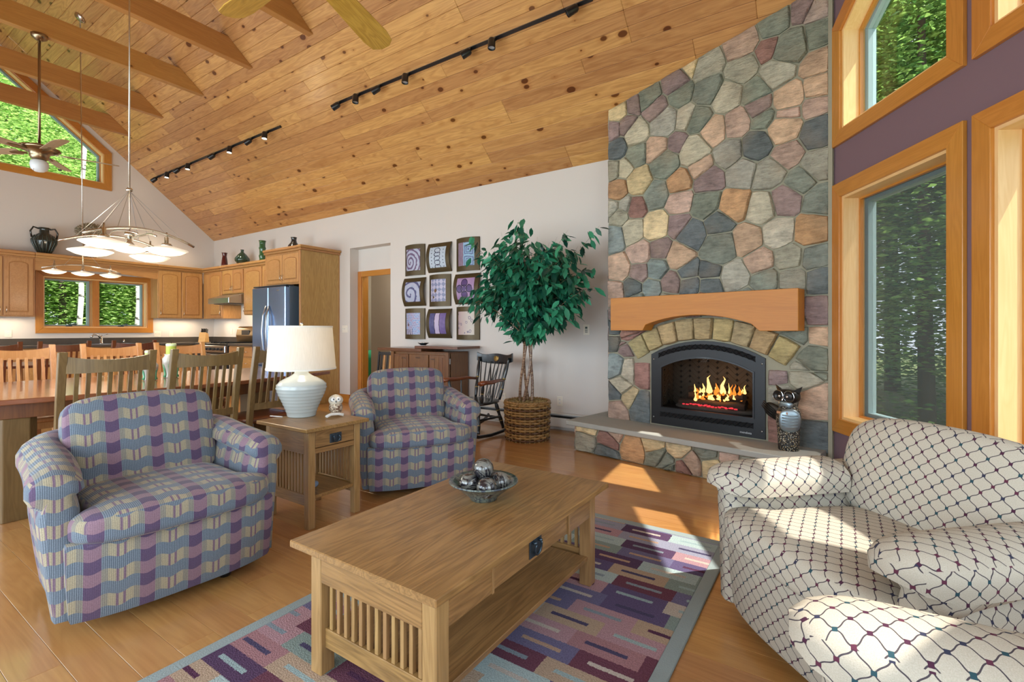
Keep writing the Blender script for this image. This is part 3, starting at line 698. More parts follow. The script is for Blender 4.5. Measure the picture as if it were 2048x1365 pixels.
for i in range(9):
    a0 = -34.5+i*69/9; a1 = a0+69/9
    add_stone('arch_stone', [arc(RI, a0), arc(RI, a1), arc(RO, a1), arc(RO, a0)], 'y', fp, rg, gap=.006, dep=.05, rough=.4).color = (*[q*rg.uniform(.85, 1.0) for q in hexc('b09c70')], 1)
back = [(0, 0), (FW, 0), (FW, topz(FW)+.02), (0, topz(0)+.02)]
hole = [(.50, .31), (1.47, .31), (1.47, .95)]+[arc(RI-.02, a) for a in (22, 12, 0, -12, -22)]+[(.50, .95)]
holed(back, [hole], -.10, 0.004).build('mortar_bed', MORTAR, fp)
bx('mortar_edge', MORTAR, fp, FW-.03, FW-.003, 0, 3.7, .0, .03, 0)
# left return of the chimney
ret = [(0, 0), (.40, 0), (.40, 3.06), (0, 3.40)]
F_RET = frame((0, 0, 0), (0, 0, -1), (0, 1, 0), (-1, 0, 0)); F_RET = Matrix(((0, 0, -1, 0), (0, 1, 0, 0), (-1, 0, 0, 0), (0, 0, 0, 1)))
MB().prism(ret, -.02, 0).build('mortar_bed', MORTAR, fp, F_RET)
sd = [(.1+.2*(i % 2)+rg.uniform(-.05, .05), .15+.17*(i//2)+rg.uniform(-.05, .05), .09, rg.choice('GgcTtPB')) for i in range(38)]
for c, k in power(sd, [(0, .0), (.38, .0), (.38, 3.05), (0, 3.38)]):
    o = add_stone('stone', c, k, fp, rg, dep=.02); o.matrix_local = F_RET @ T(*o.location)
# hearth
he = bpy.data.objects.new('hearth', None); COL.objects.link(he); he.matrix_world = F_FACE
tag(he, 'raised hearth with a grey slab on a field stone base', 'hearth')
MB().box(-.20, 1.90, .245, .29, .02, .45).build('slab', SLAB, he, bevel=.006)
MB().box(-.20, -.0, .245, .29, -.40, .02).build('slab', SLAB, he, bevel=.004)
MB().box(-.12, 1.86, 0, .245, -.0, .385).build('mortar_bed', MORTAR, he)
for c, k in power(seeds(SEED2), [(-.12, .0), (1.86, .0), (1.86, .243), (-.12, .243)]):
    o = add_stone('stone', c, k, he, rg, dep=.03, gap=.006); o.location.z += .385
sd = [(.1+.13*i, .06+.12*(i % 2), .08, rg.choice('GgtPy')) for i in range(-3, 4)]+[(.1+.13*i, .18-.12*(i % 2), .05, rg.choice('GgtPy')) for i in range(-3, 4)]
M_END = Matrix(((0, 0, -1, -.12), (0, 1, 0, 0), (1, 0, 0, 0), (0, 0, 0, 1)))
for c, k in power(sd, [(-.38, 0), (.40, 0), (.40, .243), (-.38, .243)]):
    o = add_stone('stone', c, k, he, rg, dep=.02, gap=.006); o.matrix_local = M_END @ T(*o.location)
MB().box(-.12, 0, 0, .245, -.38, 0).build('mortar_bed', MORTAR, he)
# mantel
mp = [(.155, 1.478), (.155, 1.168), (.50, 1.168)]
mp += [(s, AC[1]+math.sqrt((RO+.012)**2-(s-AC[0])**2)) for s in [.53+i*(1.44-.53)/14 for i in range(15)]]
mp += [(1.50, 1.165), (1.765, 1.165), (1.765, 1.478)]
ma = MB().prism(mp, .045, .205).build('mantel', MANTEL, None, F_FACE, bevel=.003); ma.matrix_world = F_FACE
tag(ma, 'thick golden fir mantel beam with an arched underside', 'mantel')
# firebox insert
fb = bpy.data.objects.new('gas_fireplace_insert', None); COL.objects.link(fb); fb.matrix_world = F_FACE
tag(fb, 'black arched gas fireplace insert with glass front and burning logs', 'fireplace insert')
def arcp(s0, s1, z0, zt, n=12, shift=0):
    c = (s0+s1)/2; hc = (s1-s0)/2; sg = zt-z0; r = (hc*hc+sg*sg)/(2*sg)
    return [(c-hc+2*hc*i/n, zt-r+math.sqrt(max(0, r*r-(-hc+2*hc*i/n)**2))) for i in range(n+1)]
outer = [(.486, .298), (1.483, .298)]+arcp(.486, 1.483, .945, 1.078)[::-1]
inner = [(.592, .462), (1.390, .462)]+arcp(.592, 1.390, .826, .925)[::-1]
holed(outer, [inner], .0, .022).build('face_frame', BLACKM, fb, bevel=0)
holed(offset(inner, .012), [inner], .022, .03).build('glass_trim', BLACK, fb)
MB().prism(inner, -.004, 0).build('glass', FIREGLASS, fb)
VENT_SHADE = plain('vent_shade_black', '030304', .9)  # black strips laid on the frame as painted shade of the vents
def grille(z_of, n, s0, s1, hh):
    a = [(s0+(s1-s0)*i/n, z_of(s0+(s1-s0)*i/n)) for i in range(n+1)]
    q = [(s, z-hh) for s, z in a]+[(s, z+hh) for s, z in reversed(a)]
    mb0 = MB()
    for i in range(n): mb0.prism([(a[i][0], a[i][1]-hh), (a[i+1][0], a[i+1][1]-hh), (a[i+1][0], a[i+1][1]+hh), (a[i][0], a[i][1]+hh)], .0215, .0228)
    mb0.build('vent_shade_strip', VENT_SHADE, fb)
    mb = MB()
    for i in range(n):
        for sg in (1, -1):
            p, q2 = (a[i][0], a[i][1]-sg*hh), (a[i+1][0], a[i+1][1]+sg*hh)
            mb.tube([(p[0], p[1], .0235), (q2[0], q2[1], .0235)], .0036, 4)
    mb.build('vent_lattice', BLACKM, fb)
rr = lambda s: 1.078-.052-(s-.985)**2*.50
grille(rr, 17, .56, 1.41, .021); grille(lambda s: .395, 17, .575, 1.395, .021)
for s, z in ((.51, .90), (.51, .36), (1.46, .90), (1.46, .36)):
    MB().lathe([(0, .004), (.006, .003), (.008, 0)], 8).build('screw', STEEL, fb, T(s, z, .022), smooth=True)
tx = bpy.data.curves.new('maker_lettering', 'FONT'); tx.body = 'mendota'; tx.size = .026; tx.extrude = .0006; tx.align_x = 'CENTER'
to = bpy.data.objects.new('lettering_source', tx); COL.objects.link(to)
tme = bpy.data.meshes.new_from_object(to.evaluated_get(bpy.context.evaluated_depsgraph_get())); bpy.data.objects.remove(to)
tme.materials.clear(); link('maker_lettering', tme, plain('silver_print', 'd5d8da', .3, .6), fb, T(1.335, .325, .0228))
# firebox interior
FBB = plain('firebox_brick', '453f35', .9, var=.25, bump=.4, bscale=60)
M_BACK = T(0, 0, -.42)
MB().box(.44, 1.54, .30, 1.15, -.46, -.43).build('firebox_wall', SOOT_SHADE, fb); MB().box(.44, .47, .30, 1.15, -.43, -.01).build('firebox_wall', SOOT_SHADE, fb)
MB().box(1.51, 1.54, .30, 1.15, -.43, -.01).build('firebox_wall', SOOT_SHADE, fb); MB().box(.44, 1.54, 1.08, 1.15, -.43, -.01).build('firebox_roof', SOOT_SHADE, fb); MB().box(.44, 1.54, .30, .44, -.43, -.004).build('firebox_floor', SOOT_SHADE, fb)
bme = MB().box(-.062, .062, -.019, .019, 0, .012).mesh('brick', bevel=.003)
for c_ in range(11):
    for r_ in range(11):
        px, py = .52+c_*.09, .45+r_*.053
        if py < 1.0: link('brick', bme, FBB, fb, T(px, py, -.43) @ RZ(R(45 if c_ % 2 else -45)))
for c_ in range(4):
    for r_ in range(9):
        link('brick', bme, FBB, fb, T(.47, .47+r_*.053, -.38+c_*.09) @ RY(R(90)) @ RZ(R(45 if c_ % 2 else -45)))
log = plain('charred_log', '3a2c22', .95, bump=.8, bscale=40, var=.5); ash = plain('ash_bed', '4a423a', .95, bump=.8, bscale=50, var=.4)
MB().soft(.36, .03, .10, 8, 3).build('ash_bed', ash, fb, T(.99, .465, -.2), smooth=True)
for (x0, y0, z0, x1, y1, z1, r_) in ((.68, .50, -.16, 1.28, .515, -.13, .032), (.72, .54, -.26, 1.25, .53, -.24, .04), (.78, .575, -.12, 1.05, .62, -.28, .026), (1.0, .575, -.25, 1.28, .60, -.11, .03), (.74, .63, -.22, 1.12, .60, -.18, .022)):
    n_ = 9; mb = MB().tube([(x0+(x1-x0)*t/n_, y0+(y1-y0)*t/n_+rg.uniform(-.005, .005), z0+(z1-z0)*t/n_) for t in range(n_+1)], lambda t: r_*(1+.15*math.sin(t*17)), 9)
    mb.build('log', log, fb, smooth=True, angle=50)
FLY = plain('flame_yellow', '200800', 1, emit=(1, .55, .14), es=2.2); FLO = plain('flame_orange', '200800', 1, emit=(1, .26, .03), es=1.0); EMB = plain('ember_red', '200000', 1, emit=(1, .05, .07), es=.7)
def flame(x, y, z, h, r, m, ph):
    prof = [(.0, 0), (.8, .06), (1, .16), (.75, .32), (.5, .5), (.38, .66), (.2, .84), (0, 1)]
    v = MB(); n = 8
    ring_ = []
    for pr, pz_ in prof:
        sw = (math.sin(pz_*7+ph)*.6+math.sin(pz_*13+ph*2)*.25)*pz_*r
        ring_.append([(pr*r*math.cos(2*math.pi*k/n)+sw, pz_*h, pr*r*.6*math.sin(2*math.pi*k/n)) for k in range(n)])
    vs = [p for rr_ in ring_ for p in rr_]
    fs = [(q*n+k, q*n+(k+1) % n, (q+1)*n+(k+1) % n, (q+1)*n+k) for q in range(len(prof)-1) for k in range(n)]
    v.add(vs, fs).build('flame', m, fb, T(x, y, z), smooth=True)
for a in ((.96, .60, -.15, .17, .030, FLY, 0), (1.08, .60, -.16, .165, .028, FLY, 2), (.90, .60, -.17, .09, .02, FLY, 4), (1.15, .58, -.16, .12, .02, FLO, 1), (.84, .58, -.17, .06, .022, FLO, 3), (1.02, .60, -.18, .10, .025, FLO, 5), (1.24, .60, -.15, .07, .018, FLY, 2), (1.19, .57, -.13, .06, .02, FLY, 0), (1.00, .555, -.09, .05, .03, FLY, 1), (.93, .55, -.09, .045, .025, FLO, 2), (1.07, .56, -.09, .05, .02, FLY, 4), (1.14, .56, -.1, .06, .018, FLY, 3)): flame(*a)
for i in range(26): flame(rg.uniform(.80, 1.26), rg.uniform(.53, .62), rg.uniform(-.24, -.08), rg.uniform(.03, .11), rg.uniform(.008, .02), rg.choice((FLO, FLO, FLY)), rg.uniform(0, 6))
for i in range(26):
    MB().soft(rg.uniform(.008, .018), .006, .01, 2, 3).build('ember', EMB, fb, T(.76+.018*i+rg.uniform(-.008, .008), .497+rg.uniform(-.004, .006), -.085+rg.uniform(-.02, .01)))
fl_ = plight('fire_glow', (0, 0, 0), 2.2, (1, .42, .12), .06); fl_.parent = fb; fl_.location = (1.05, .68, -.12)
# ------------------------------------------------------------------ upholstered chairs (local: +x forward, z up)
def armchair(name, loc, rz, fabric, label, group, W=.37, hf=.64, hb=.70, rr=.078, backw=.30, backtop=.84, seatz=.47, depth=.40, be=7, ab=.12, flap=False):
    t = empty(name, loc, rz, label, 'armchair', group)
    # horseshoe path: parameter 0..1 from right arm front round the back to the left arm front
    def path(u):
        a = -1+2*u; sg = -1 if a < 0 else 1; a = abs(a)
        if a > .52:                     # straight arm
            k = (a-.52)/.48; x = -.16+k*(depth-ab+.16); y = W+.03*k*k
            return Vector((x, sg*y, 0))
        an = a/.52*math.pi/2
        return Vector((-.16-(.26)*math.cos(an)**.8, sg*W*math.sin(an)**.75 if an > 1e-6 else 0, 0))
    def section(H, fr):
        c = (.002, H-rr); q = []
        q += [(-.075, .068), (-.07, H-rr-.09), (-.055, H-rr-.03)]
        for k in range(11):
            an = math.pi*1.02-k*math.pi*1.36/10
            q.append((c[0]+(rr+.004)*math.cos(an)*1.05, c[1]+rr*math.sin(an)))
        q += [(.055, H-2*rr-.03), (.048, .36), (.03, .20), (.012, .068)]
        return q
    def shell(name_, u0, u1, n):
        vs = []; fs = []; m = None; L = 0; uvl = []
        pts = [path(u0+(u1-u0)*i/n) for i in range(n+1)]
        for i in range(n+1):
            u = u0+(u1-u0)*i/n
            tg = (path(min(1, u+.004))-path(max(0, u-.004))).normalized(); out = Vector((tg.y, -tg.x, 0))
            if out.dot(pts[i]-Vector((-.1, 0, 0))) < 0: out = -out
            k = abs(-1+2*u); H = hb+(hf-hb)*max(0, (k-.3)/.7)
            if k > .96: H -= .006
            sec = section(H, k); m = len(sec)
            vs += [pts[i]+out*s_+Vector((0, 0, z)) for s_, z in sec]
        for i in range(n):
            for k in range(m-1): fs.append((i*m+k, i*m+k+1, (i+1)*m+k+1, (i+1)*m+k))
            fs.append((i*m+m-1, i*m, (i+1)*m, (i+1)*m+m-1))
        # rounded end caps
        for base, dirn in ((0, -1), (n*m, 1)):
            i = 0 if base == 0 else n
            u = u0 if base == 0 else u1
            if u in (0., 1.):
                fwd = Vector((1, 0, 0)); ctr = sum((Vector(vs[base+k]) for k in range(m)), Vector())/m
                b = len(vs)
                up_c = Vector((ctr.x, sum(vs[base+k].y for k in range(3, 14))/11, hf-rr))
                for k in range(m):
                    p = Vector(vs[base+k]); c_ = up_c if k in range(2, 15) else Vector((p.x, ctr.y, p.z))
                    vs.append(p+(c_-p)*.14+fwd*.03)
                for k in range(m): fs.append((base+k, base+(k+1) % m, b+(k+1) % m, b+k))
                b2 = len(vs)
                for k in range(m):
                    p = Vector(vs[base+k]); c_ = up_c if k in range(2, 15) else Vector((p.x, ctr.y, p.z))
                    vs.append(p+(c_-p)*.5+fwd*.046)
                for k in range(m): fs.append((b+k, b+(k+1) % m, b2+(k+1) % m, b2+k))
                fs.append(tuple(range(b2, b2+m)))
            else: fs.append(tuple(range(base, base+m)))
        mb = MB(); mb.add(vs, fs)
        return mb.build(name_, fabric, t, smooth=True, angle=60, boxuv=1)
    shell('arm', 0., .27, 12); shell('arm', .73, 1., 12); shell('back_shell', .27, .73, 22)
    # base with a bowed front
    pl = []
    for k in range(15):
        y = (W+.02)*(-1+2*k/14); pl.append((depth+.035-.05*(abs(y)/W)**3, y))
    for k in range(11):
        an = math.pi/2+math.pi*k/10; pl.append((-.16+.24*math.cos(an), (W-.01)*math.sin(an)))
    nb = len(pl); vs = []; fs = []
    for z, sc in ((.06, .95), (.075, .965), (.22, .99), (.345, 1.0), (.36, .985)):
        vs += [(x*sc, y*sc, z) for x, y in pl]
    for q in range(4):
        for k in range(nb): fs.append((q*nb+k, q*nb+(k+1) % nb, (q+1)*nb+(k+1) % nb, (q+1)*nb+k))
    fs += [tuple(reversed(range(nb))), tuple(range(4*nb, 5*nb))]
    mb = MB(); mb.add(vs, fs); mb.build('base', fabric, t, smooth=True, angle=40, boxuv=1)
    MB().tube([(depth+.030-.05*(abs(y)/W)**3, y, .352) for y in [-W+.04+(2*W-.08)*k/14 for k in range(15)]], .006, 6).build('piping', fabric, t, smooth=True, boxuv=1)
    # T seat cushion
    def tc(q):
        x, y, z = q
        k = min(1, max(0, (x-.10)/.09)); k = k*k*(3-2*k)
        y *= (W-.075)/(W+.02)*(1-k)+k
        x += .025*(1-(y/W)**2)*max(0, x)/.3
        z += .018*(1-(y/W)**2)*(1 if z > 0 else 0)
        return [x, y, z]
    MB().soft(.31, W+.02, .068, 16, 4.6, fn=tc).build('seat_cushion', fabric, t, T(depth-.29+.04, 0, seatz-.062), smooth=True, boxuv=1)
    hh = (backtop-seatz+.06)/2
    def bc(q):
        x, y, z = q
        x += (-.03*(y/backw)**2); z += .012*math.cos(y/backw*1.5)*(1 if z > 0 else 0)
        return [x, y, z]
    MB().soft(.085, backw, hh, 16, be, fn=bc).build('back_cushion', fabric, t, T(-.165, 0, seatz+hh-.05) @ RY(R(-13)), smooth=True, boxuv=1)
    MB().lathe([(0, 0), (.025, .004), (.03, .02), (.022, .045), (.02, .07)], 12).build('foot', BLACK, t, T(depth-.10, W-.17, 0), smooth=True)
    MB().lathe([(.2, 0), (.22, .02), (.2, .05), (.05, .06)], 20).build('swivel_base', BLACK, t, smooth=True)
    if flap:
        for sg in (-1, 1):
            vs = []; fs = []; nx = 16; ns = 13; hw = .118
            for i in range(nx+1):
                u = i/nx; x = depth-.50+.55*u
                k = 1. if u < .72 else math.sqrt(max(0.02, 1-((u-.72)/.285)**2))
                k2 = .35+.65*k
                for j in range(ns):
                    an = math.pi*j/(ns-1)
                    cx_ = math.cos(an); sx_ = math.sin(an)
                    vs.append((x, sg*(W+.004)+hw*(cx_ if abs(cx_) < .98 else cx_*.97)*(.12+.88*k), hf-.052+.078*sx_**.8*k2))
                vs.append((x, sg*(W+.004)-hw*.93*(.12+.88*k), hf-.088*(.6+.4*k))); vs.append((x, sg*(W+.004)+hw*.93*(.12+.88*k), hf-.088*(.6+.4*k)))
            m = ns+2
            for i in range(nx):
                for j in range(m): fs.append((i*m+j, i*m+(j+1) % m, (i+1)*m+(j+1) % m, (i+1)*m+j))
            fs += [tuple(range(m)), tuple(range(nx*m, nx*m+m))]
            MB().add(vs, fs).build('arm_cover', fabric, t, smooth=True, angle=55, boxuv=1)
    return t
armchair('swivel_armchair', (-2.69, .985, 0), R(-4), PLAID, 'plaid woven swivel armchair at the left, in front of the dining table', 'plaid swivel armchairs', W=.365, depth=.37, backw=.305, backtop=.84)
armchair('swivel_armchair', (-2.73, 2.71, 0), R(-32), PLAID, 'plaid woven swivel armchair beside the end table, facing the room', 'plaid swivel armchairs', W=.365, depth=.37, backw=.305, backtop=.84)
armchair('lattice_armchair', (.19, 2.15, 0), R(224), LATT, 'cream armchair with dark lattice pattern, back to the tall window', 'cream lattice armchairs', W=.37, depth=.42, hf=.60, hb=.62, rr=.075, backw=.375, backtop=.81, seatz=.46, be=3.6, ab=.06, flap=True)
armchair('lattice_armchair', (.43, .83, 0), R(184), LATT, 'cream lattice armchair in the bottom right corner, only its arm showing', 'cream lattice armchairs', W=.36, depth=.43, hf=.60, hb=.62, rr=.075, backw=.31, backtop=.84, seatz=.45, ab=.06, flap=True)

# ------------------------------------------------------------------ rug
rug = empty('rug', (-1.18, 1.4, 0), 0, 'block patterned wool rug in plum, blue, rose and grey with a grey border', 'rug')
hx, y0, y1 = .73, -1.55, 1.44
MB().box(-hx+.055, hx-.055, y0+.055, y1-.055, 0, .012).build('pile', RUG, rug, bevel=.002)
for q in ((-hx, -hx+.055, y0, y1), (hx-.055, hx, y0, y1), (-hx+.055, hx-.055, y0, y0+.055), (-hx+.055, hx-.055, y1-.055, y1)):
    MB().box(*q, 0, .0125).build('border', RUGB, rug, bevel=.003)

# ------------------------------------------------------------------ mission tables
def ring_pull(parent, M, w=.05, h=.035):
    p = MB().box(-w, w, -.004, 0, -h, h).build('pull_plate', PEWTER, parent, M, bevel=.0015)
    pts = [(w*.52*math.cos(a), -.016-.004*math.sin(a), -.004+h*.72*math.sin(a)) for a in [R(150+240*k/14) for k in range(15)]]
    MB().tube(pts, .0042, 6).build('pull_ring', PEWTER, p, smooth=True)
    for sg in (-1, 1): MB().lathe([(0, .018), (.006, .016), (.007, 0)], 8).build('pull_post', PEWTER, p, T(sg*w*.46, -.002, h*.36) @ RX(R(90)), smooth=True)
def mission_table(name, loc, label, X, Y, H, leg, apron, over, nsl, shelf, top, drawer, low, long_y):
    # X, Y half sizes of the leg frame; slats on the two ends facing -y and +y; drawer on +x
    t = empty(name, loc, 0, label, 'table')
    bx('table_top', OAKY if long_y else OAKX, t, -X-over[0], X+over[0], -Y-over[1], Y+over[1], H-top, H, .003)
    for sx in (-1, 1):
        for sy in (-1, 1):
            bx('leg', OAKZ, t, min(sx*X, sx*(X-leg)), max(sx*X, sx*(X-leg)), min(sy*Y, sy*(Y-leg)), max(sy*Y, sy*(Y-leg)), 0, H-top, .003)
    za = H-top-apron
    for sy in (-1, 1):
        bx('apron', OAKX, t, -X+leg, X-leg, sy*(Y-.012)-.011, sy*(Y-.012)+.011, za, H-top, .002)
        bx('lower_rail', OAKX, t, -X+leg, X-leg, sy*(Y-leg/2)-.011, sy*(Y-leg/2)+.011, low, low+.065, .002)
        n = nsl
        for k in range(n):
            x = -X+leg+(2*X-2*leg)*(k+.7)/(n+.4)
            bx('slat', OAKZ, t, x-.0075, x+.0075, sy*(Y-leg/2)-.007, sy*(Y-leg/2)+.007, low+.065, za, .001)
    bx('apron', OAKY, t, -X+.004, -X+.026, -Y+leg, Y-leg, za, H-top, .002)
    bx('shelf', OAKY if long_y else OAKX, t, -X+.012, X-.012, -Y+leg+.002, Y-leg-.002, shelf, shelf+.02, .002)
    return t, za
ct, za = mission_table('coffee_table', (-1.19, 1.525, .0122), 'oak mission coffee table with slatted ends standing on the rug', .285, .535, .452, .055, .115, (.045, .05), 12, .115, .024, True, .09, True)
dw = .26
bx('front_rail', OAKY, ct, .275, .283, -.48, -dw-.012, za, .428, .002); bx('front_rail', OAKY, ct, .275, .283, dw+.012, .48, za, .428, .002)
bx('divider', OAKZ, ct, .27, .288, -dw-.014, -dw-.004, za, .428, .001); bx('divider', OAKZ, ct, .27, .288, dw+.004, dw+.014, za, .428, .001)
dr = bx('drawer', OAKY, ct, .262, .281, -dw, dw, za+.004, .424, .002)
ring_pull(dr, T(.282, 0, .37) @ RZ(R(90)), .042, .04)
et, za2 = mission_table('end_table', (-2.765, 1.875, 0), 'oak mission end table with slatted sides under the lamp', .225, .185, .60, .045, .14, (.04, .04), 11, .17, .022, True, .13, False)
dr = bx('drawer', OAKY, et, .205, .222, -.138, .138, za2+.035, .572, .002); bx('drawer_rail', OAKY, et, .205, .223, -.14, .14, za2, za2+.03, .002)
ring_pull(dr, T(.223, 0, .512) @ RZ(R(90)), .042, .028)

# bowl with balls
bw = empty('decorative_bowl', (-1.215, 1.62, .4645), 0, 'blue-grey glazed flared bowl holding dark glass balls', 'bowl')
def mk_streak(name, a, b_, sc, rough, metal=0):
    m, nt, b = mat(name); tc = N(nt, 'TexCoord').outputs['Object']
    n = N(nt, 'TexNoise', {'Vector': N(nt, 'Mapping', {'Vector': tc, 'Scale': sc}).outputs[0], 'Scale': 1., 'Detail': 3., 'Distortion': 1.5}).outputs[0]
    nt.links.new(ramp(nt, n, [(.44, hexc(a)), (.56, hexc(b_))]), b.inputs['Base Color']); b.inputs['Roughness'].default_value = rough; b.inputs['Metallic'].default_value = metal; b.inputs['Coat Weight'].default_value = .5; return m
BOWL = mk_streak('streaked_bowl', '2c3844', '69746a', (60, 60, 8), .3); BALL = mk_streak('marbled_ball', '232227', '76766f', (18, 18, 60), .16, .05)
MB().lathe([(.0, .004), (.055, .0), (.06, .012), (.10, .045), (.13, .068), (.145, .075), (.143, .081), (.12, .073), (.09, .05), (.05, .02), (0, .016)], 40).build('bowl_body', BOWL, bw, smooth=True)
for i, (x, y, z) in enumerate(((-.045, -.04, .066), (.05, -.045, .066), (.052, .045, .066), (-.04, .05, .068), (.0, .0, .125))):
    b_ = MB().lathe([(.043*math.sin(math.pi*k/14), -.043*math.cos(math.pi*k/14)) for k in range(15)], 20).build('glass_ball', BALL, None, smooth=True)
    b_.location = (-1.215+x, 1.62+y, .4645+z); b_.rotation_euler = (i*1.1, i*.7, 0)
    tag(b_, ['dark marbled ball at the left front of the bowl', 'dark marbled ball at the right front of the bowl', 'dark marbled ball at the right back of the bowl', 'dark marbled ball at the left back of the bowl', 'dark marbled ball on top of the pile in the bowl'][i], 'ball', 'balls in the bowl')
# lamp
lp = empty('table_lamp', (-2.94, 1.905, .60), 0, 'white ribbed stoneware table lamp with a drum shade', 'lamp')
prof = [(.085, 0), (.09, .006)]
for k in range(37):
    z = .01+.26*k/36; base = [(0, .085), (.05, .101), (.10, .122), (.15, .145), (.19, .157), (.215, .152), (.24, .125), (.262, .08), (.28, .045)]
    for (a, ra), (b, rb) in zip(base, base[1:]):
        if a <= z <= b: r_ = ra+(rb-ra)*(z-a)/(b-a); break
    prof.append((r_+.0018*math.sin(k*2.1), z))
prof += [(.045, .285), (.04, .315), (0, .315)]
MB().lathe(prof, 48).build('lamp_base', LAMPC, lp, smooth=True)
MB().lathe([(.215, .315), (.193, .595), (.190, .595), (.212, .315), (.215, .315)], 48, cap=False).build('lamp_shade', LINEN, lp, smooth=True, angle=40)
for r_, z in ((.215, .317), (.193, .593)): MB().lathe([(r_+.002, z-.006), (r_+.0028, z), (r_+.002, z+.006), (r_-.003, z+.006), (r_-.003, z-.006), (r_+.002, z-.006)], 48, cap=False).build('shade_trim', plain('cream_tape', 'ece8da', .8), lp, smooth=True)
MB().lathe([(.005, .31), (.005, .60), (.009, .605), (.011, .615), (.0, .63)], 10).build('finial', NICKEL, lp, smooth=True)
l_ = plight('lamp_bulb', (-2.94, 1.905, .60+.45), 1.5, (1, .88, .72), .04)
# end-table ornaments
ow = empty('owl_figurine', (-2.79, 2.06, .60), R(-35), 'small pale owl figurine on the end table beside the lamp', 'figurine')
OWLW = plain('owl_bisque', 'ded3bd', .7, bump=.3, bscale=80); OWLB = mk_streak('owl_feather', '6b4a33', 'd6c6aa', (50, 50, 90), .8)
def egg(r, h, n=14): return [(r*math.sin(math.pi*k/n)*(1.08-.16*k/n), h*(1-math.cos(math.pi*k/n))/2) for k in range(n+1)]
MB().lathe(egg(.044, .10), 20).build('body', OWLB, ow, smooth=True); MB().lathe(egg(.047, .075), 20).build('head', OWLW, ow, T(0, 0, .062), smooth=True)
for sg in (-1, 1):
    MB().lathe([(0, .012), (.014, .008), (.019, 0)], 12).build('face_disc', WHITE, ow, T(.036, sg*.017, .108) @ RY(R(80)), smooth=True)
    MB().lathe([(0, .006), (.004, .003), (.005, 0)], 8).build('eye', BLACK, ow, T(.047, sg*.015, .110) @ RY(R(80)), smooth=True)
MB().lathe([(.005, 0), (.003, .008), (0, .014)], 8).build('beak', PEWTER, ow, T(.046, 0, .098) @ RY(R(150)), smooth=True)
br = MB().tube([(-.055, 0, .012), (-.02, .012, .022), (.03, .012, .02), (.06, 0, .012)], lambda t: .010+.003*math.sin(t*9), 8).build('branch_ornament', plain('bleached_branch', 'dcd8cf', .7, var=.15), None, smooth=True)
br.location = (-2.70, 1.985, .60); br.rotation_euler = (0, 0, R(75)); tag(br, 'short white branch ornament lying before the pale owl', 'ornament')
pn = MB().tube([(0, 0, .004), (-.09, -.03, .006)], .004, 6).build('pencil', WHITE, None, smooth=True); pn.location = (-2.99, 1.80, .60); tag(pn, 'thin white pencil at the back of the end table', 'pencil')
sf = empty('bird_figurine', (-2.70, 1.80, .19), 0, 'little blue and white bird figurine on the end table shelf', 'figurine')
MB().soft(.045, .055, .022, 8, 2.6).build('base', plain('blue_glaze', '7f93ad', .25, var=.3, coat=.4), sf, T(0, 0, .022), smooth=True)
MB().lathe(egg(.02, .075), 14).build('bird_body', WHITE, sf, T(-.005, -.03, .035) @ RX(R(12)), smooth=True); MB().lathe(egg(.012, .024), 10).build('bird_head', WHITE, sf, T(-.003, -.038, .102), smooth=True)
# owl statue on the hearth
os_ = bpy.data.objects.new('owl_statue', None); COL.objects.link(os_); os_.matrix_world = F_FACE @ T(1.70, .29, .20) @ RX(R(-90)) @ RZ(R(-90-18)); tag(os_, 'tall pebble-bodied metal owl statue standing on the hearth', 'statue')
def mk_pebble():
    m, nt, b = mat('pebble_skin'); tc = N(nt, 'TexCoord').outputs['Object']; vo = N(nt, 'TexVoronoi', {'Vector': tc, 'Scale': 95.})
    col = ramp(nt, N(nt, 'SeparateColor', {0: vo.outputs['Color']}).outputs[0], [(0, hexc('55503f')), (.25, hexc('a08a62')), (.55, hexc('d0c6ae')), (.85, hexc('7d786c'))], True)
    nt.links.new(MIX(nt, N(nt, 'MapRange', {0: vo.outputs['Distance'], 1: .25, 2: .5}).outputs[0], col, (.02, .02, .02, 1)), b.inputs['Base Color']); b.inputs['Roughness'].default_value = .5
    nt.links.new(N(nt, 'Bump', {'Height': vo.outputs['Distance'], 'Strength': 1., 'Distance': -.006}).outputs[0], b.inputs['Normal']); return m
PEB = mk_pebble(); OMET = plain('aged_tin', '8d9ca3', .35, .8); ODK = plain('black_tin', '2a2622', .35, .5)
MB().lathe([(0, 0), (.068, 0), (.07, .05), (.074, .14), (.082, .22), (.078, .28), (.055, .325), (.03, .345), (0, .35)], 24).build('body', PEB, os_, smooth=True)
MB().soft(.052, .082, .05, 8, 2.8).build('head', ODK, os_, T(.005, 0, .395), smooth=True)
for sg in (-1, 1):
    MB().add([(0, sg*.03, .43), (0, sg*.085, .42), (0, sg*.105, .475), (.02, sg*.05, .44), (-.03, sg*.06, .43)], [(0, 1, 2), (3, 1, 2), (0, 2, 3), (4, 2, 1), (0, 4, 2), (0, 3, 4)]).build('ear', ODK, os_)
    MB().lathe([(0, .0), (.026, .006), (.038, .016), (.041, .012), (.038, 0)], 20).build('eye_ring', ODK, os_, T(.045, sg*.042, .398) @ RY(R(90)) @ RX(0), smooth=True)
    MB().lathe([(.012*math.sin(math.pi*k/8), .012-.012*math.cos(math.pi*k/8)) for k in range(9)], 10).build('eye', CHROME, os_, T(.048, sg*.030, .396) @ RY(R(90)), smooth=True)
    MB().tube([(.062+.0*k, sg*.042+.040*math.cos(k*.4), .398+.040*math.sin(k*.4)) for k in range(16)], .0016, 5, closed=True).build('eye_bead', CHROME, os_)
MB().lathe([(.010, 0), (.006, .016), (0, .03)], 8).build('beak', CHROME, os_, T(.062, 0, .388) @ RY(R(150)), smooth=True)
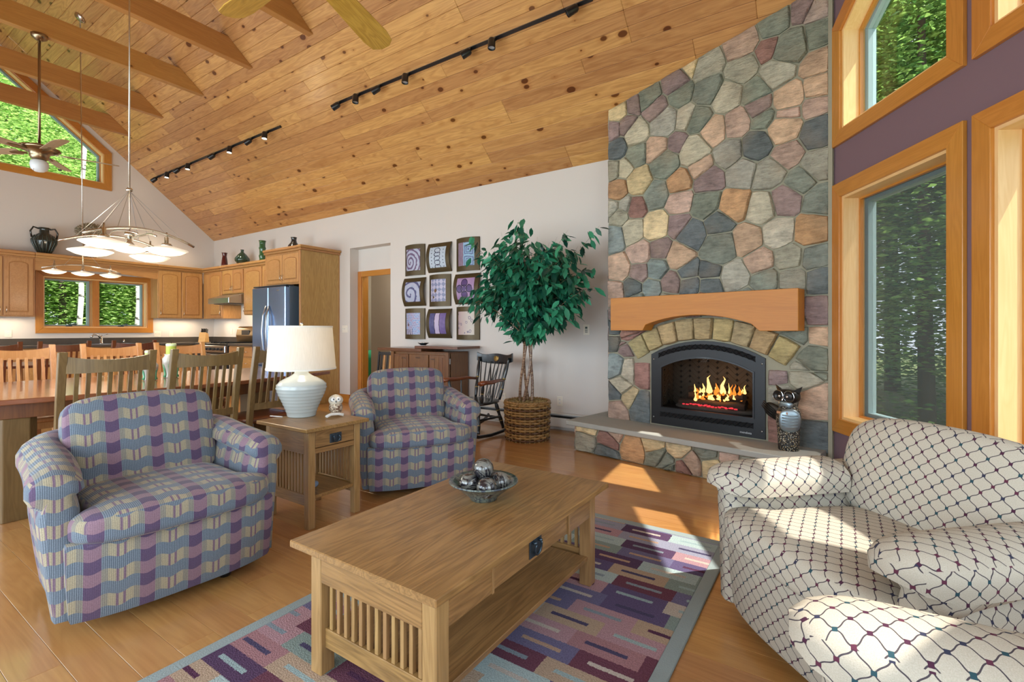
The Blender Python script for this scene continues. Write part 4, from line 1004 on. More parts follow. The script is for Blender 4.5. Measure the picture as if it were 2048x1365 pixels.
MB().soft(.05, .026, .03, 6, 3).build('bow_tie', OMET, os_, T(.03, 0, .335) @ RZ(R(90)), smooth=True)
def wing(q): return [q[0]-.25*q[1]**2*3, q[1], q[2]]
w_ = MB().soft(.02, .07, .085, 8, 2.6).build('wing', OMET, os_, T(.055, .045, .225) @ RZ(R(35)), smooth=True)
for k in range(5): MB().tube([(.021, -.05, .04-.02*k), (.024, 0, .036-.02*k), (.018, .05, .04-.02*k)], .004, 5).build('feather', OMET, w_, smooth=True)
w2 = MB().soft(.016, .085, .055, 8, 2.4).build('wing', ODK, os_, T(-.0, -.115, .265) @ RX(R(-25)), smooth=True)
for k in range(4): MB().tube([(.017, .03, .012-.017*k), (.02, -.03, .022-.017*k), (.012, -.1, .034-.014*k)], .004, 5).build('feather', ODK, w2, smooth=True)
bx('name_band', plain('copper_band', 'b98a6a', .5, .3), os_, .074, .082, -.04, .045, .268, .286, .003)
# ------------------------------------------------------------------ dining set
dt = empty('dining_table', (-4.72, 1.55, 0), 0, 'long bow-sided oak dining table behind the plaid armchair', 'table')
def bow(hw, hl, c=.16, n=14):
    q = []
    for k in range(n+1):
        y = -hl+2*hl*k/n; q.append((hw-c*(y/hl)**2, y))
    for k in range(n+1):
        y = hl-2*hl*k/n; q.append((-hw+c*(y/hl)**2, y))
    return q
MB().prism(bow(.76, 1.50, .26), .728, .76).build('table_top', DTABLE, dt, bevel=.004)
MB().prism(bow(.64, 1.36, .22), .63, .728).build('apron', SIDEB, dt, bevel=.002)
for sx in (-1, 1):
    for sy in (-1, 1):
        M_ = T(sx*.47, sy*.76, 0)
        MB().prism([(-.07, -.10), (.05, -.10), (.085, -.06), (.085, .06), (.05, .10), (-.07, .10)] if sx > 0 else [(.07, -.10), (.07, .10), (-.05, .10), (-.085, .06), (-.085, -.06), (-.05, -.10)], 0, .63).build('leg', DCHAIR, dt, M_, bevel=.003)
def dining_chair(name, loc, rz, wd, label, group, cat='chair', W=.215, H=1.045):
    t = empty(name, loc, rz, label, cat, group)       # forward +x, back at -x
    for sg in (-1, 1):
        y = sg*W
        MB().add(*_post(y, H)).build('back_post', wd, t, bevel=.003)
        bx('front_leg', wd, t, .185, .225, y-.02, y+.02, 0, .435, .003)
        bx('side_rail', wd, t, -.2, .2, y-.011, y+.011, .385, .435, .002); bx('side_stretcher', wd, t, -.2, .2, y-.009, y+.009, .16, .19, .002)
    def curved(z0, z1, dx, sag):
        vs = []; n = 10
        for k in range(n+1):
            y = -W+.015+(2*W-.03)*k/n; b_ = -.03*(1-(y/W)**2); zt = z1-sag*(1-(y/W)**2)
            for xx in (dx+b_-.011, dx+b_+.011):
                for z in (z0, zt): vs.append((xx, y, z))
        fs = []
        for k in range(n):
            a = k*4; c = a+4
            fs += [(a, a+1, c+1, c), (a+2, c+2, c+3, a+3), (a+1, a+3, c+3, c+1), (a, c, c+2, a+2)]
        fs += [(0, 2, 3, 1), (n*4, n*4+1, n*4+3, n*4+2)]
        return vs, fs
    px = lambda z: -.205-.10*max(0, (z-.45)/.6)**1.2
    MB().add(*curved(H-.125, H-.022, px(H-.06), .028)).build('crest_rail', wd, t)
    MB().add(*curved(.55, .60, px(.57), 0)).build('lower_rail', wd, t)
    for k in range(7):
        y = -W+.02+(2*W-.04)*(k+.5+.35)/(7.7); b_ = -.03*(1-(y/W)**2)
        MB().add(*_slat(y, px(.59)+b_, .59, px(H-.1)+b_, H-.11)).build('slat', wd, t)
    MB().soft(.225, W+.02, .022, 6, 7).build('seat', DARKW if wd is not DCHAIR2 else wd, t, T(.01, 0, .455), smooth=True)
    bx('front_rail', wd, t, .195, .215, -W, W, .385, .435, .002); bx('front_stretcher', wd, t, -.01, .01, -W, W, .165, .19, .002)
    return t
def _post(y, H):
    lv = [(-.235, 0), (-.205, .25), (-.205, .45), (-.245, .75), (-.305, H)]
    vs = []
    for x, z in lv: vs += [(x-.018, y-.02, z), (x+.018, y-.02, z), (x+.018, y+.02, z), (x-.018, y+.02, z)]
    fs = [(3, 2, 1, 0), tuple(range(16, 20))]
    for q in range(4):
        for k in range(4): fs.append((q*4+k, q*4+(k+1) % 4, q*4+4+(k+1) % 4, q*4+4+k))
    return vs, fs
def _slat(y, x0, z0, x1, z1):
    vs = []
    for x, z in ((x0, z0), (x1, z1)): vs += [(x-.006, y-.010, z), (x+.006, y-.010, z), (x+.006, y+.010, z), (x-.006, y+.010, z)]
    return vs, [(3, 2, 1, 0), (4, 5, 6, 7)]+[(k, (k+1) % 4, 4+(k+1) % 4, 4+k) for k in range(4)]
G1 = 'slat-back oak dining chairs'
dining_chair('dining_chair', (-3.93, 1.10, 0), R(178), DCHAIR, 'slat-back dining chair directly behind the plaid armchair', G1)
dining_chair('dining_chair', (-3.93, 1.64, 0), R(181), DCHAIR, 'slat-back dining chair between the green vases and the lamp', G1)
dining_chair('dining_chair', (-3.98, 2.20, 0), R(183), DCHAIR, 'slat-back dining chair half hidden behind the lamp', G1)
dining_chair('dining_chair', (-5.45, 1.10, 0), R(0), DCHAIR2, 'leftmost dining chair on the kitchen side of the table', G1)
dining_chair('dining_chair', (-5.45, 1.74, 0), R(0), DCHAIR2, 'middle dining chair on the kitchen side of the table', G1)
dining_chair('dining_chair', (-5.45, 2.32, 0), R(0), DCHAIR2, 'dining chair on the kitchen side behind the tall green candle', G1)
G2 = 'dark cherry slat-back chairs'
for y, lb in ((1.22, 'dark cherry chair cut by the left picture edge'), (1.81, 'dark cherry chair seen between the two leftmost dining chairs'), (2.48, 'dark cherry chair below the kitchen faucet')):
    dining_chair('kitchen_chair', (-7.72, y, 0), R(180), DARKW, lb, G2)
kt = empty('kitchen_table', (-8.45, 1.85, 0), 0, 'dark cherry table beyond the dark chairs', 'table')
MB().prism(bow(.5, .95, .02), .72, .75).build('table_top', DARKW, kt, bevel=.003)
for sx in (-1, 1):
    for sy in (-1, 1): bx('leg', DARKW, kt, sx*.38-.03, sx*.38+.03, sy*.8-.03, sy*.8+.03, 0, .72)
# vases with candles on the dining table
VASE = plain('vase_white_glaze', 'a9aca6', .25, coat=.4, var=.12); GRN = plain('vase_leaf_green', '4c9a6d', .3, coat=.3); CNDL = plain('green_candle', '9fb24a', .5); CNDT = plain('pale_green_wax', 'bfd6b0', .5)
def vase(loc, hv, label, fat):
    t = empty('candle_vase', loc, 0, label, 'vase')
    MB().lathe([(.045*fat, 0), (.047*fat, .006), (.04*fat, .03), (.045*fat, .07), (.06*fat, hv*.62), (.062*fat, hv*.8), (.045*fat, hv*.93), (.048*fat, hv), (.04*fat, hv), (0, hv*.98)], 24).build('vase_body', VASE, t, smooth=True)
    for k in range(9):
        a = 2*math.pi*k/9
        q = [((.049*fat)*math.cos(a), (.049*fat)*math.sin(a), .004), ((.043*fat)*math.cos(a), (.043*fat)*math.sin(a), .03), ((.05*fat)*math.cos(a), (.05*fat)*math.sin(a), .075), ((.0615*fat)*math.cos(a), (.0615*fat)*math.sin(a), hv*.6)]
        MB().tube(q, lambda s_: .008*(1.1-s_), 6).build('leaf_relief', GRN, t, smooth=True)
    c = MB().lathe([(.036*fat, hv-.01), (.036*fat, hv+.085), (.03*fat, hv+.087), (0, hv+.086)], 20).build('candle', CNDL, t, smooth=True, angle=50)
    MB().lathe([(.0365*fat, hv+.068), (.0375*fat, hv+.086), (.03*fat, hv+.09), (0, hv+.088)], 20).build('candle_top', CNDT, c, smooth=True, angle=50)
    MB().tube([(0, 0, hv+.086), (.002, 0, hv+.104)], .0018, 5).build('wick', SOOT_SHADE, c)
vase((-4.66, 1.66, .76), .155, 'shorter leaf-patterned vase with a green candle on the dining table', .95)
vase((-4.78, 1.86, .76), .205, 'taller leaf-patterned vase with a green candle on the dining table', 1.05)

# ------------------------------------------------------------------ kitchen  (local: x along, front = -y)
def handle(parent, x, z, vert=True, y=-.021):
    p = [(x, y, z-.045), (x, y-.018, z-.035), (x, y-.024, z), (x, y-.018, z+.035), (x, y, z+.045)] if vert else [(x-.045, y, z), (x-.035, y-.018, z), (x, y-.024, z), (x+.035, y-.018, z), (x+.045, y, z)]
    MB().tube(p, .0045, 6).build('handle', NICKEL, parent, smooth=True)
def door(parent, x0, x1, z0, z1, arched=True, hx=None, hz=None, name='door'):
    d = bx(name, CAB, parent, x0+.004, x1-.004, -.02, 0, z0+.004, z1-.004, .003)
    m = .055; a, b, c0, c1 = x0+m, x1-m, z0+m, z1-m
    if b-a > .05 and c1-c0 > .05:
        r_ = min(.05, (b-a)*.22) if arched else 0
        q = [(a, c0), (b, c0), (b, c1-r_)]
        if arched: q += [(a+(b-a)*(.5+.5*math.cos(math.pi*k/8)), c1-r_+r_*math.sin(math.pi*k/8)) for k in range(1, 8)]
        q += [(a, c1-r_)]
        MR = Matrix(((1, 0, 0, 0), (0, 0, -1, 0), (0, 1, 0, 0), (0, 0, 0, 1)))
        MB().prism(q, .0195, .0215).build('panel_groove', CABG, d, MR)
        MB().prism(offset(q, -.014), .0205, .027).build('raised_panel', CAB, d, MR, bevel=.004)
    if hx is not None: handle(d, hx, hz)
    return d
CABG = wood('cabinet_oak_groove', '8a5a2c', 'a8763f', 'z', .5, 1.3, .04)
def cabinet(label, origin, rz, w_, d_, z0, z1, doors, crown=0, arched=True, drawers=(), name='wall_cabinet'):
    t = empty(name, origin, rz, label, 'cabinet')
    bx('carcass', CAB, t, 0, w_, .0, d_, z0, z1, .003)
    for (x0, x1, a, b, side) in doors:
        low = name == 'base_cabinet'
        door(t, x0, x1, a, b, arched, (x1-.03 if side > 0 else x0+.03) if side else None, (b-.09 if low else a+.09))
    for (x0, x1, a, b) in drawers:
        dd = bx('drawer', CABX, t, x0+.004, x1-.004, -.02, 0, a+.004, b-.004, .004); handle(dd, (x0+x1)/2, (a+b)/2, False)
    if crown:
        bx('crown_moulding', CABX, t, -.0, w_, -.03, d_, z1, z1+crown*.45, .006); bx('crown_moulding', CABX, t, -.0, w_, -.05, d_, z1+crown*.45, z1+crown, .01)
    return t
RK = R(90)
kf = -10.60
cabinet('oak wall cabinet with arched doors left of the kitchen window', (kf, 1.20, 0), RK, 1.02, .325, 1.385, 2.33, [(0, .33, 1.40, 2.31, 1), (.33, .655, 1.40, 2.31, 1), (.665, 1.0, 1.40, 2.31, -1)], .085)
va = empty('window_valance', (kf, 2.22, 0), RK, 'oak valance board with crown bridging over the kitchen window', 'valance')
q = [(0, 2.33), (0, 2.13)]+[(.05+1.58*k/12, 2.13+.055*math.sin(math.pi*k/12)) for k in range(13)]+[(1.68, 2.13), (1.68, 2.33)]
MB().prism(q, -.0, .02).build('valance_board', CABX, va, Matrix(((1, 0, 0, 0), (0, 0, -1, .02), (0, 1, 0, 0), (0, 0, 0, 1))), bevel=.002)
bx('crown_moulding', CABX, va, 0, 1.68, -.03, .3, 2.33, 2.368, .006); bx('crown_moulding', CABX, va, 0, 1.68, -.05, .3, 2.368, 2.415, .01); bx('bead', CABX, va, 0, 1.68, -.008, .004, 2.27, 2.29, .003)
cabinet('oak wall cabinet with two arched doors right of the kitchen window', (kf, 3.90, 0), RK, .78, .325, 1.40, 2.33, [(.01, .39, 1.41, 2.31, -1), (.40, .77, 1.41, 2.31, -1)], .085)
uy = 4.70
cabinet('narrow oak corner wall cabinet beside the range hood', (-10.6, uy, 0), 0, .78, .345, 1.40, 2.33, [(.28, .77, 1.41, 2.31, 1)], .085)
cabinet('short two-door oak cabinet above the range hood', (-9.82, uy, 0), 0, .78, .345, 1.86, 2.33, [(.01, .39, 1.87, 2.31, 1), (.39, .77, 1.87, 2.31, -1)], .085)
cabinet('oak wall cabinet between the hood and the refrigerator', (-9.04, uy, 0), 0, 1.27, .345, 1.45, 2.33, [(.02, .62, 1.46, 2.31, -1), (.64, 1.25, 1.46, 2.31, -1)], .085)
cabinet('oak cabinet over the refrigerator', (-7.77, 4.38, 0), 0, 1.0, .665, 1.885, 2.40, [(.06, .52, 1.91, 2.37, 1), (.52, .97, 1.91, 2.37, -1)], .075, name='over_fridge_cabinet')
pp = empty('pantry_panel', (-6.77, 4.36, 0), 0, 'tall pale oak end panel beside the refrigerator', 'panel')
bx('side_panel', PANTRY, pp, 0, .03, 0, .688, 0, 2.40, .002); bx('crown_moulding', CABX, pp, -.0, .06, -.03, .689, 2.40, 2.434, .006); bx('crown_moulding', CABX, pp, -.0, .085, -.05, .689, 2.434, 2.475, .01); bx('face_edge', CAB, pp, -.01, .03, -.012, 0, 0, 2.40, .002); bx('scribe', CAB, pp, .03, .034, .67, .688, 0, 2.40, .001)
# base cabinets
cabinet('long run of oak base cabinets under the kitchen window', (-10.33, .60, 0), RK, 3.8, .59, .10, .89, [(i*.475, i*.475+.47, .12, .70, 1 if i % 2 else -1) for i in range(8)], 0, False, [(i*.475, i*.475+.47, .71, .88) for i in range(8)], name='base_cabinet')
cabinet('oak drawer base beside the refrigerator', (-9.04, 4.44, 0), 0, 1.2, .60, .10, .89, [(.01, .38, .12, .48, 1), (.40, .79, .12, .48, 1), (.81, 1.19, .12, .48, 1)], 0, False, [(.01, .38, .50, .69), (.40, .79, .50, .69), (.81, 1.19, .50, .69), (.01, .38, .71, .88), (.40, .79, .71, .88), (.81, 1.19, .71, .88)], name='base_cabinet')
wt = empty('countertop', (0, 0, 0), 0, 'dark speckled granite kitchen countertop with backsplash', 'countertop')
bx('counter_slab', GROUTY, wt, KX+.002, -10.29, .5, 5.045, .89, .93, .004); bx('counter_slab', GROUTY, wt, -10.29, -9.86, 4.41, 5.045, .89, .93, .004); bx('counter_slab', GROUTY, wt, -9.06, -7.84, 4.41, 5.045, .89, .93, .004)
bx('backsplash', GROUTY, wt, KX+.002, KX+.022, .5, 5.045, .93, 1.035, .002); bx('backsplash', GROUTY, wt, KX+.022, -9.86, 5.025, 5.045, .93, 1.035, .002); bx('backsplash', GROUTY, wt, -9.06, -7.84, 5.025, 5.045, .93, 1.035, .002)
sk = empty('kitchen_sink', (-10.58, 3.1, .93), 0, 'stainless sink rim under the kitchen window', 'sink'); holed([(-.2, -.38), (.2, -.38), (.2, .38), (-.2, .38)], [[(-.17, -.35), (.17, -.35), (.17, .35), (-.17, .35)]], 0, .006).build('rim', STEEL, sk); bx('basin', PEWTER, sk, -.17, .17, -.35, .35, .0, .003, 0)
fc = empty('faucet', (-10.82, 3.12, .93), 0, 'chrome single-lever kitchen faucet under the window', 'faucet')
MB().lathe([(.03, 0), (.03, .01), (.022, .02), (.022, .12), (.015, .14), (0, .145)], 14).build('body', CHROME, fc, smooth=True)
MB().tube([(0, 0, .08), (.04, -.05, .15), (.08, -.12, .165), (.10, -.16, .135), (.10, -.165, .115)], lambda t: .014+.006*t, 8).build('spout', CHROME, fc, smooth=True); MB().tube([(0, 0, .14), (.02, .05, .165), (.03, .09, .17)], .008, 6).build('lever', CHROME, fc, smooth=True)
sd_ = MB().lathe([(.014, 0), (.014, .05), (.006, .06), (.006, .075), (0, .078)], 10).build('soap_dispenser', CHROME, None, smooth=True); sd_.location = (-10.82, 3.45, .93); tag(sd_, 'small chrome soap pump right of the faucet', 'soap dispenser')
# range, hood, fridge
rg_ = empty('kitchen_range', (-9.845, 4.40, 0), 0, 'black and steel gas range with a rounded backguard', 'stove')
bx('oven_body', BLACK, rg_, 0, .77, .02, .63, .05, .90, .004); bx('oven_door', STEEL, rg_, .01, .76, -.02, .02, .18, .74, .006); bx('oven_window', BLACK, rg_, .12, .65, -.024, -.018, .32, .6, .004)
bx('control_panel', STEEL, rg_, 0, .77, -.03, .03, .76, .89, .01); bx('cooktop', BLACK, rg_, 0, .77, -.0, .6, .90, .925, .005)
for k in range(5): MB().lathe([(.024, 0), (.022, .03), (0, .032)], 12).build('knob', BLACK, rg_, T(.11+.14*k, -.03, .825) @ RX(R(90)), smooth=True)
for k in range(3):
    mb = MB(); x = .13+.255*k
    for dy in (.12, .3, .48): mb.box(x-.11, x+.11, dy-.006, dy+.006, .935, .95)
    for dx in (-.1, 0, .1): mb.box(x+dx-.006, x+dx+.006, .08, .52, .93, .95)
    mb.build('grate', BLACK, rg_)
MB().tube([(.06, -.06, .72), (.71, -.06, .72)], .011, 8).build('oven_handle', STEEL, rg_, smooth=True)
MB().prism([(.56, .93), (.635, .93), (.635, 1.24), (.60, 1.25), (.56, 1.20), (.535, 1.07)], 0, .70).build('backguard', BRONZE, rg_, Matrix(((0, 0, 1, .035), (1, 0, 0, 0), (0, 1, 0, 0), (0, 0, 0, 1))), bevel=.01); bx('clock_panel', BLACK, rg_, .25, .52, .535, .55, 1.08, 1.17, .003)
hd = empty('range_hood', (-9.82, 4.43, 0), 0, 'stainless under-cabinet range hood', 'range hood')
MB().prism([(0, 1.665), (.61, 1.665), (.61, 1.855), (.27, 1.855), (.0, 1.765)], 0, .765).build('hood_body', STEEL, hd, Matrix(((0, 0, 1, 0), (1, 0, 0, 0), (0, 1, 0, 0), (0, 0, 0, 1))), bevel=.006)
bx('filter', PEWTER, hd, .06, .7, .08, .5, 1.655, 1.666, .003); hp = area('hood_lamp', (-9.44, 4.7, 1.645), (0, 0, -1), .3, .1, 2.5, (1, .75, .45))
fr = empty('refrigerator', (-7.78, 4.22, 0), 0, 'stainless French-door refrigerator next to the oak panel', 'refrigerator')
bx('cabinet_body', plain('fridge_side_grey', '5f7488', .4, .4), fr, .01, .91, .03, .80, .02, 1.85, .006); bx('door', FRIDGE, fr, 0, .457, -.05, .03, .62, 1.84, .012); bx('door', FRIDGE, fr, .463, .92, -.05, .03, .62, 1.84, .012); bx('freezer_drawer', FRIDGE, fr, 0, .92, -.05, .03, .08, .61, .012)
for sg in (-1, 1): MB().tube([(.46+sg*.035, -.06, 1.55), (.46+sg*.05, -.10, 1.40), (.46+sg*.06, -.115, 1.15), (.46+sg*.05, -.10, .88), (.46+sg*.035, -.06, .75)], .013, 8).build('door_handle', STEEL, fr, smooth=True)
MB().tube([(.08, -.06, .54), (.2, -.1, .54), (.72, -.1, .54), (.84, -.06, .54)], .013, 8).build('drawer_handle', STEEL, fr, smooth=True)
bx('hinge_cap', plain('dark_hinge', '2a2f35', .5), fr, .0, .92, -.03, .1, 1.85, 1.868, .003)
bx('maker_badge', STEEL, fr, .70, .78, -.0515, -.05, 1.775, 1.787, 0)
# knife block
kb = empty('knife_block', (-10.42, 4.62, .93), R(-50), 'pale wooden knife block with black-handled knives on the counter corner', 'knife block')
MB().prism([(-.10, 0), (.09, 0), (.03, .20), (-.07, .17)], -.06, .06).build('block', wood('maple', 'b98a4e', 'd9b077', 'z', .5), kb, Matrix(((1, 0, 0, 0), (0, 0, -1, 0), (0, 1, 0, 0), (0, 0, 0, 1))), bevel=.004)
for i in range(3):
    for j in range(3): MB().box(-.011, .011, -.008, .008, 0, .10).build('knife_handle', BLACK, kb, T(-.05+.03*j, -.038+.038*i, .165+.008*j) @ RY(R(-18)), bevel=.004)
# under-cabinet lamps
for lx, ly, sx, sy, e in ((-10.74, 1.75, .1, .8, 2.5), (-10.74, 4.3, .1, .7, 2.5), (-8.6, 4.85, .6, .1, 1.6), (-10.2, 4.85, .5, .1, 1.6)):
    area('under_cabinet_lamp', (lx, ly, 1.375), (0, 0, -1), sx, sy, e, (1, .80, .55))
# vases on the cabinets
def lv(label, loc, prof, col, name='vase', handles=False, cat='vase'):
    t = empty(name, loc, 0, label, cat)
    b_ = MB().lathe(prof, 28).build('vase_body', GLAZE, t, smooth=True); b_.color = (*hexc(col), 1); return t
t = lv('large dark ribbed two-handled urn on the left wall cabinet', (-10.74, 2.36, 2.415), [(.07, 0), (.075, .01), (.10, .06), (.15, .19), (.155, .23), (.12, .30), (.065, .34), (.06, .40), (.075, .43), (.06, .43), (0, .40)], '232b28', 'urn')
for k in range(18):
    a = 2*math.pi*k/18; r_ = lambda z: z
    o = MB().tube([(.077*math.cos(a), .077*math.sin(a), .015), (.103*math.cos(a), .103*math.sin(a), .06), (.152*math.cos(a), .152*math.sin(a), .18), (.157*math.cos(a), .157*math.sin(a), .23), (.12*math.cos(a), .12*math.sin(a), .30)], .006, 5).build('rib', GLAZE, t, smooth=True); o.color = (*hexc('37443c'), 1)
for sg in (-1, 1):
    o = MB().tube([(0, sg*.065, .41), (0, sg*.13, .43), (0, sg*.165, .36), (0, sg*.15, .26)], .013, 8).build('handle', GLAZE, t, smooth=True); o.color = (*hexc('2b2a26'), 1)
lv('tall dark red vase, leftmost on the corner cabinets', (-10.03, 4.83, 2.415), [(.062, 0), (.065, .01), (.05, .15), (.038, .22), (.045, .27), (.055, .29), (.045, .29), (0, .27)], '4a1412')
lv('round dark green speckled bottle vase on the cabinets', (-9.36, 4.83, 2.415), [(.05, 0), (.09, .02), (.13, .08), (.13, .12), (.08, .19), (.028, .24), (.025, .27), (.032, .29), (.02, .29), (0, .28)], '1e3a2c')
t = lv('slim green bamboo-shaped vase on the cabinets', (-8.66, 4.83, 2.415), [(.055, 0), (.06, .01), (.05, .05), (.058, .10), (.062, .11), (.05, .14), (.05, .22), (.062, .25), (.05, .28), (.05, .34), (.062, .39), (.05, .39), (0, .36)], '2f5a34')
lv('black speckled pear-shaped vase nearest the refrigerator', (-7.55, 4.75, 2.475), [(.06, 0), (.09, .02), (.105, .07), (.09, .12), (.05, .17), (.04, .21), (.045, .25), (.052, .26), (.04, .26), (0, .24)], '17181a')
# dried wreath/hydrangea
dr_ = empty('dried_flowers', (-10.72, 2.95, 2.415), 0, 'basket of dried flowers on the valance behind the chandelier', 'dried flowers')
MB().lathe([(.07, 0), (.1, .15), (.11, .30), (.0, .30)], 16).build('basket', plain('woven_brown', '6d5038', .9, bump=.6, bscale=50), dr_, smooth=True)
rw = random.Random(5); mb = MB()
for i in range(650):
    a = rw.uniform(0, 6.28); e = rw.uniform(-.35, 1.4); r_ = rw.uniform(.7, 1)
    p = Vector((.15*r_*math.cos(a)*math.cos(e), .22*r_*math.sin(a)*math.cos(e), .43+.19*r_*math.sin(e)))
    s_ = rw.uniform(.008, .016); mb.soft(s_, s_, s_*.6, 1, 3, T(*p) @ RZ(a) @ RX(e))
o = mb.build('blossoms', plain('dried_blossom', '9c8f76', .95, var=.5), dr_); o['kind'] = 'stuff'

# ------------------------------------------------------------------ wall fittings
def plate(label, M, w_, h_, kind, cat):
    t = empty('wall_plate', label=label, cat=cat); t.matrix_world = M
    bx('cover_plate', CREAMP, t, -w_/2, w_/2, -h_/2, h_/2, 0, .006, .002)
    if kind == 'outlet':
        for sg in (-1, 1):
            s_ = bx('socket', WHITE, t, -.017, .017, sg*.02-.014, sg*.02+.014, .006, .008, .001)
            for k in (-1, 1): bx('slot', BLACK, s_, k*.006-.001, k*.006+.001, sg*.02-.004, sg*.02+.005, .0078, .0084, 0)
    elif kind == 'keypad':
        bx('screen', plain('lcd_green', '55605a', .3), t, -.014, .014, .012, .034, .006, .008, 0)
        for a in range(3):
            for b in range(4): bx('key', PEWTER, t, -.014+.011*a, -.007+.011*a, -.034+.011*b, -.028+.011*b, .006, .0075, 0)
    else:
        for k in range(kind):
            x = -w_/2+w_*(k+.5)/kind; bx('toggle', WHITE, t, x-.005, x+.005, -.009, .012, .006, .016, .001)
plate('cream three-gang light switch plate beside the oak panel', F_BACK @ T(-6.60, 1.19, 0), .14, .115, 3, 'light switch')
plate('small white keypad thermostat near the stone chimney', F_BACK @ T(-2.325, 1.176, 0), .075, .12, 'keypad', 'thermostat')
plate('wall outlet to the right of the wicker basket', F_BACK @ T(-2.665, .334, 0), .072, .115, 'outlet', 'outlet')
plate('wall outlet between the rocking chair and the basket', F_BACK @ T(-3.47, .319, 0), .072, .115, 'outlet', 'outlet')
plate('cream outlet left of the kitchen window', F_KIT @ T(1.98, 1.115, 0), .08, .115, 'outlet', 'outlet')
plate('double light switch right of the kitchen window', F_KIT @ T(4.02, 1.10, 0), .115, .115, 2, 'light switch')
plate('cream outlet between the kitchen window and the knife block', F_KIT @ T(4.25, 1.10, 0), .072, .115, 'outlet', 'outlet')
plate('outlet on the wall behind the range counter', F_BACK @ T(-10.2, 1.15, 0), .072, .115, 'outlet', 'outlet')
plate('light switch on the taupe hall wall beyond the doorway', frame((-6.73, 6.2, 1.18), (1, 0, 0), UP, (0, -1, 0)), .075, .115, 1, 'light switch')
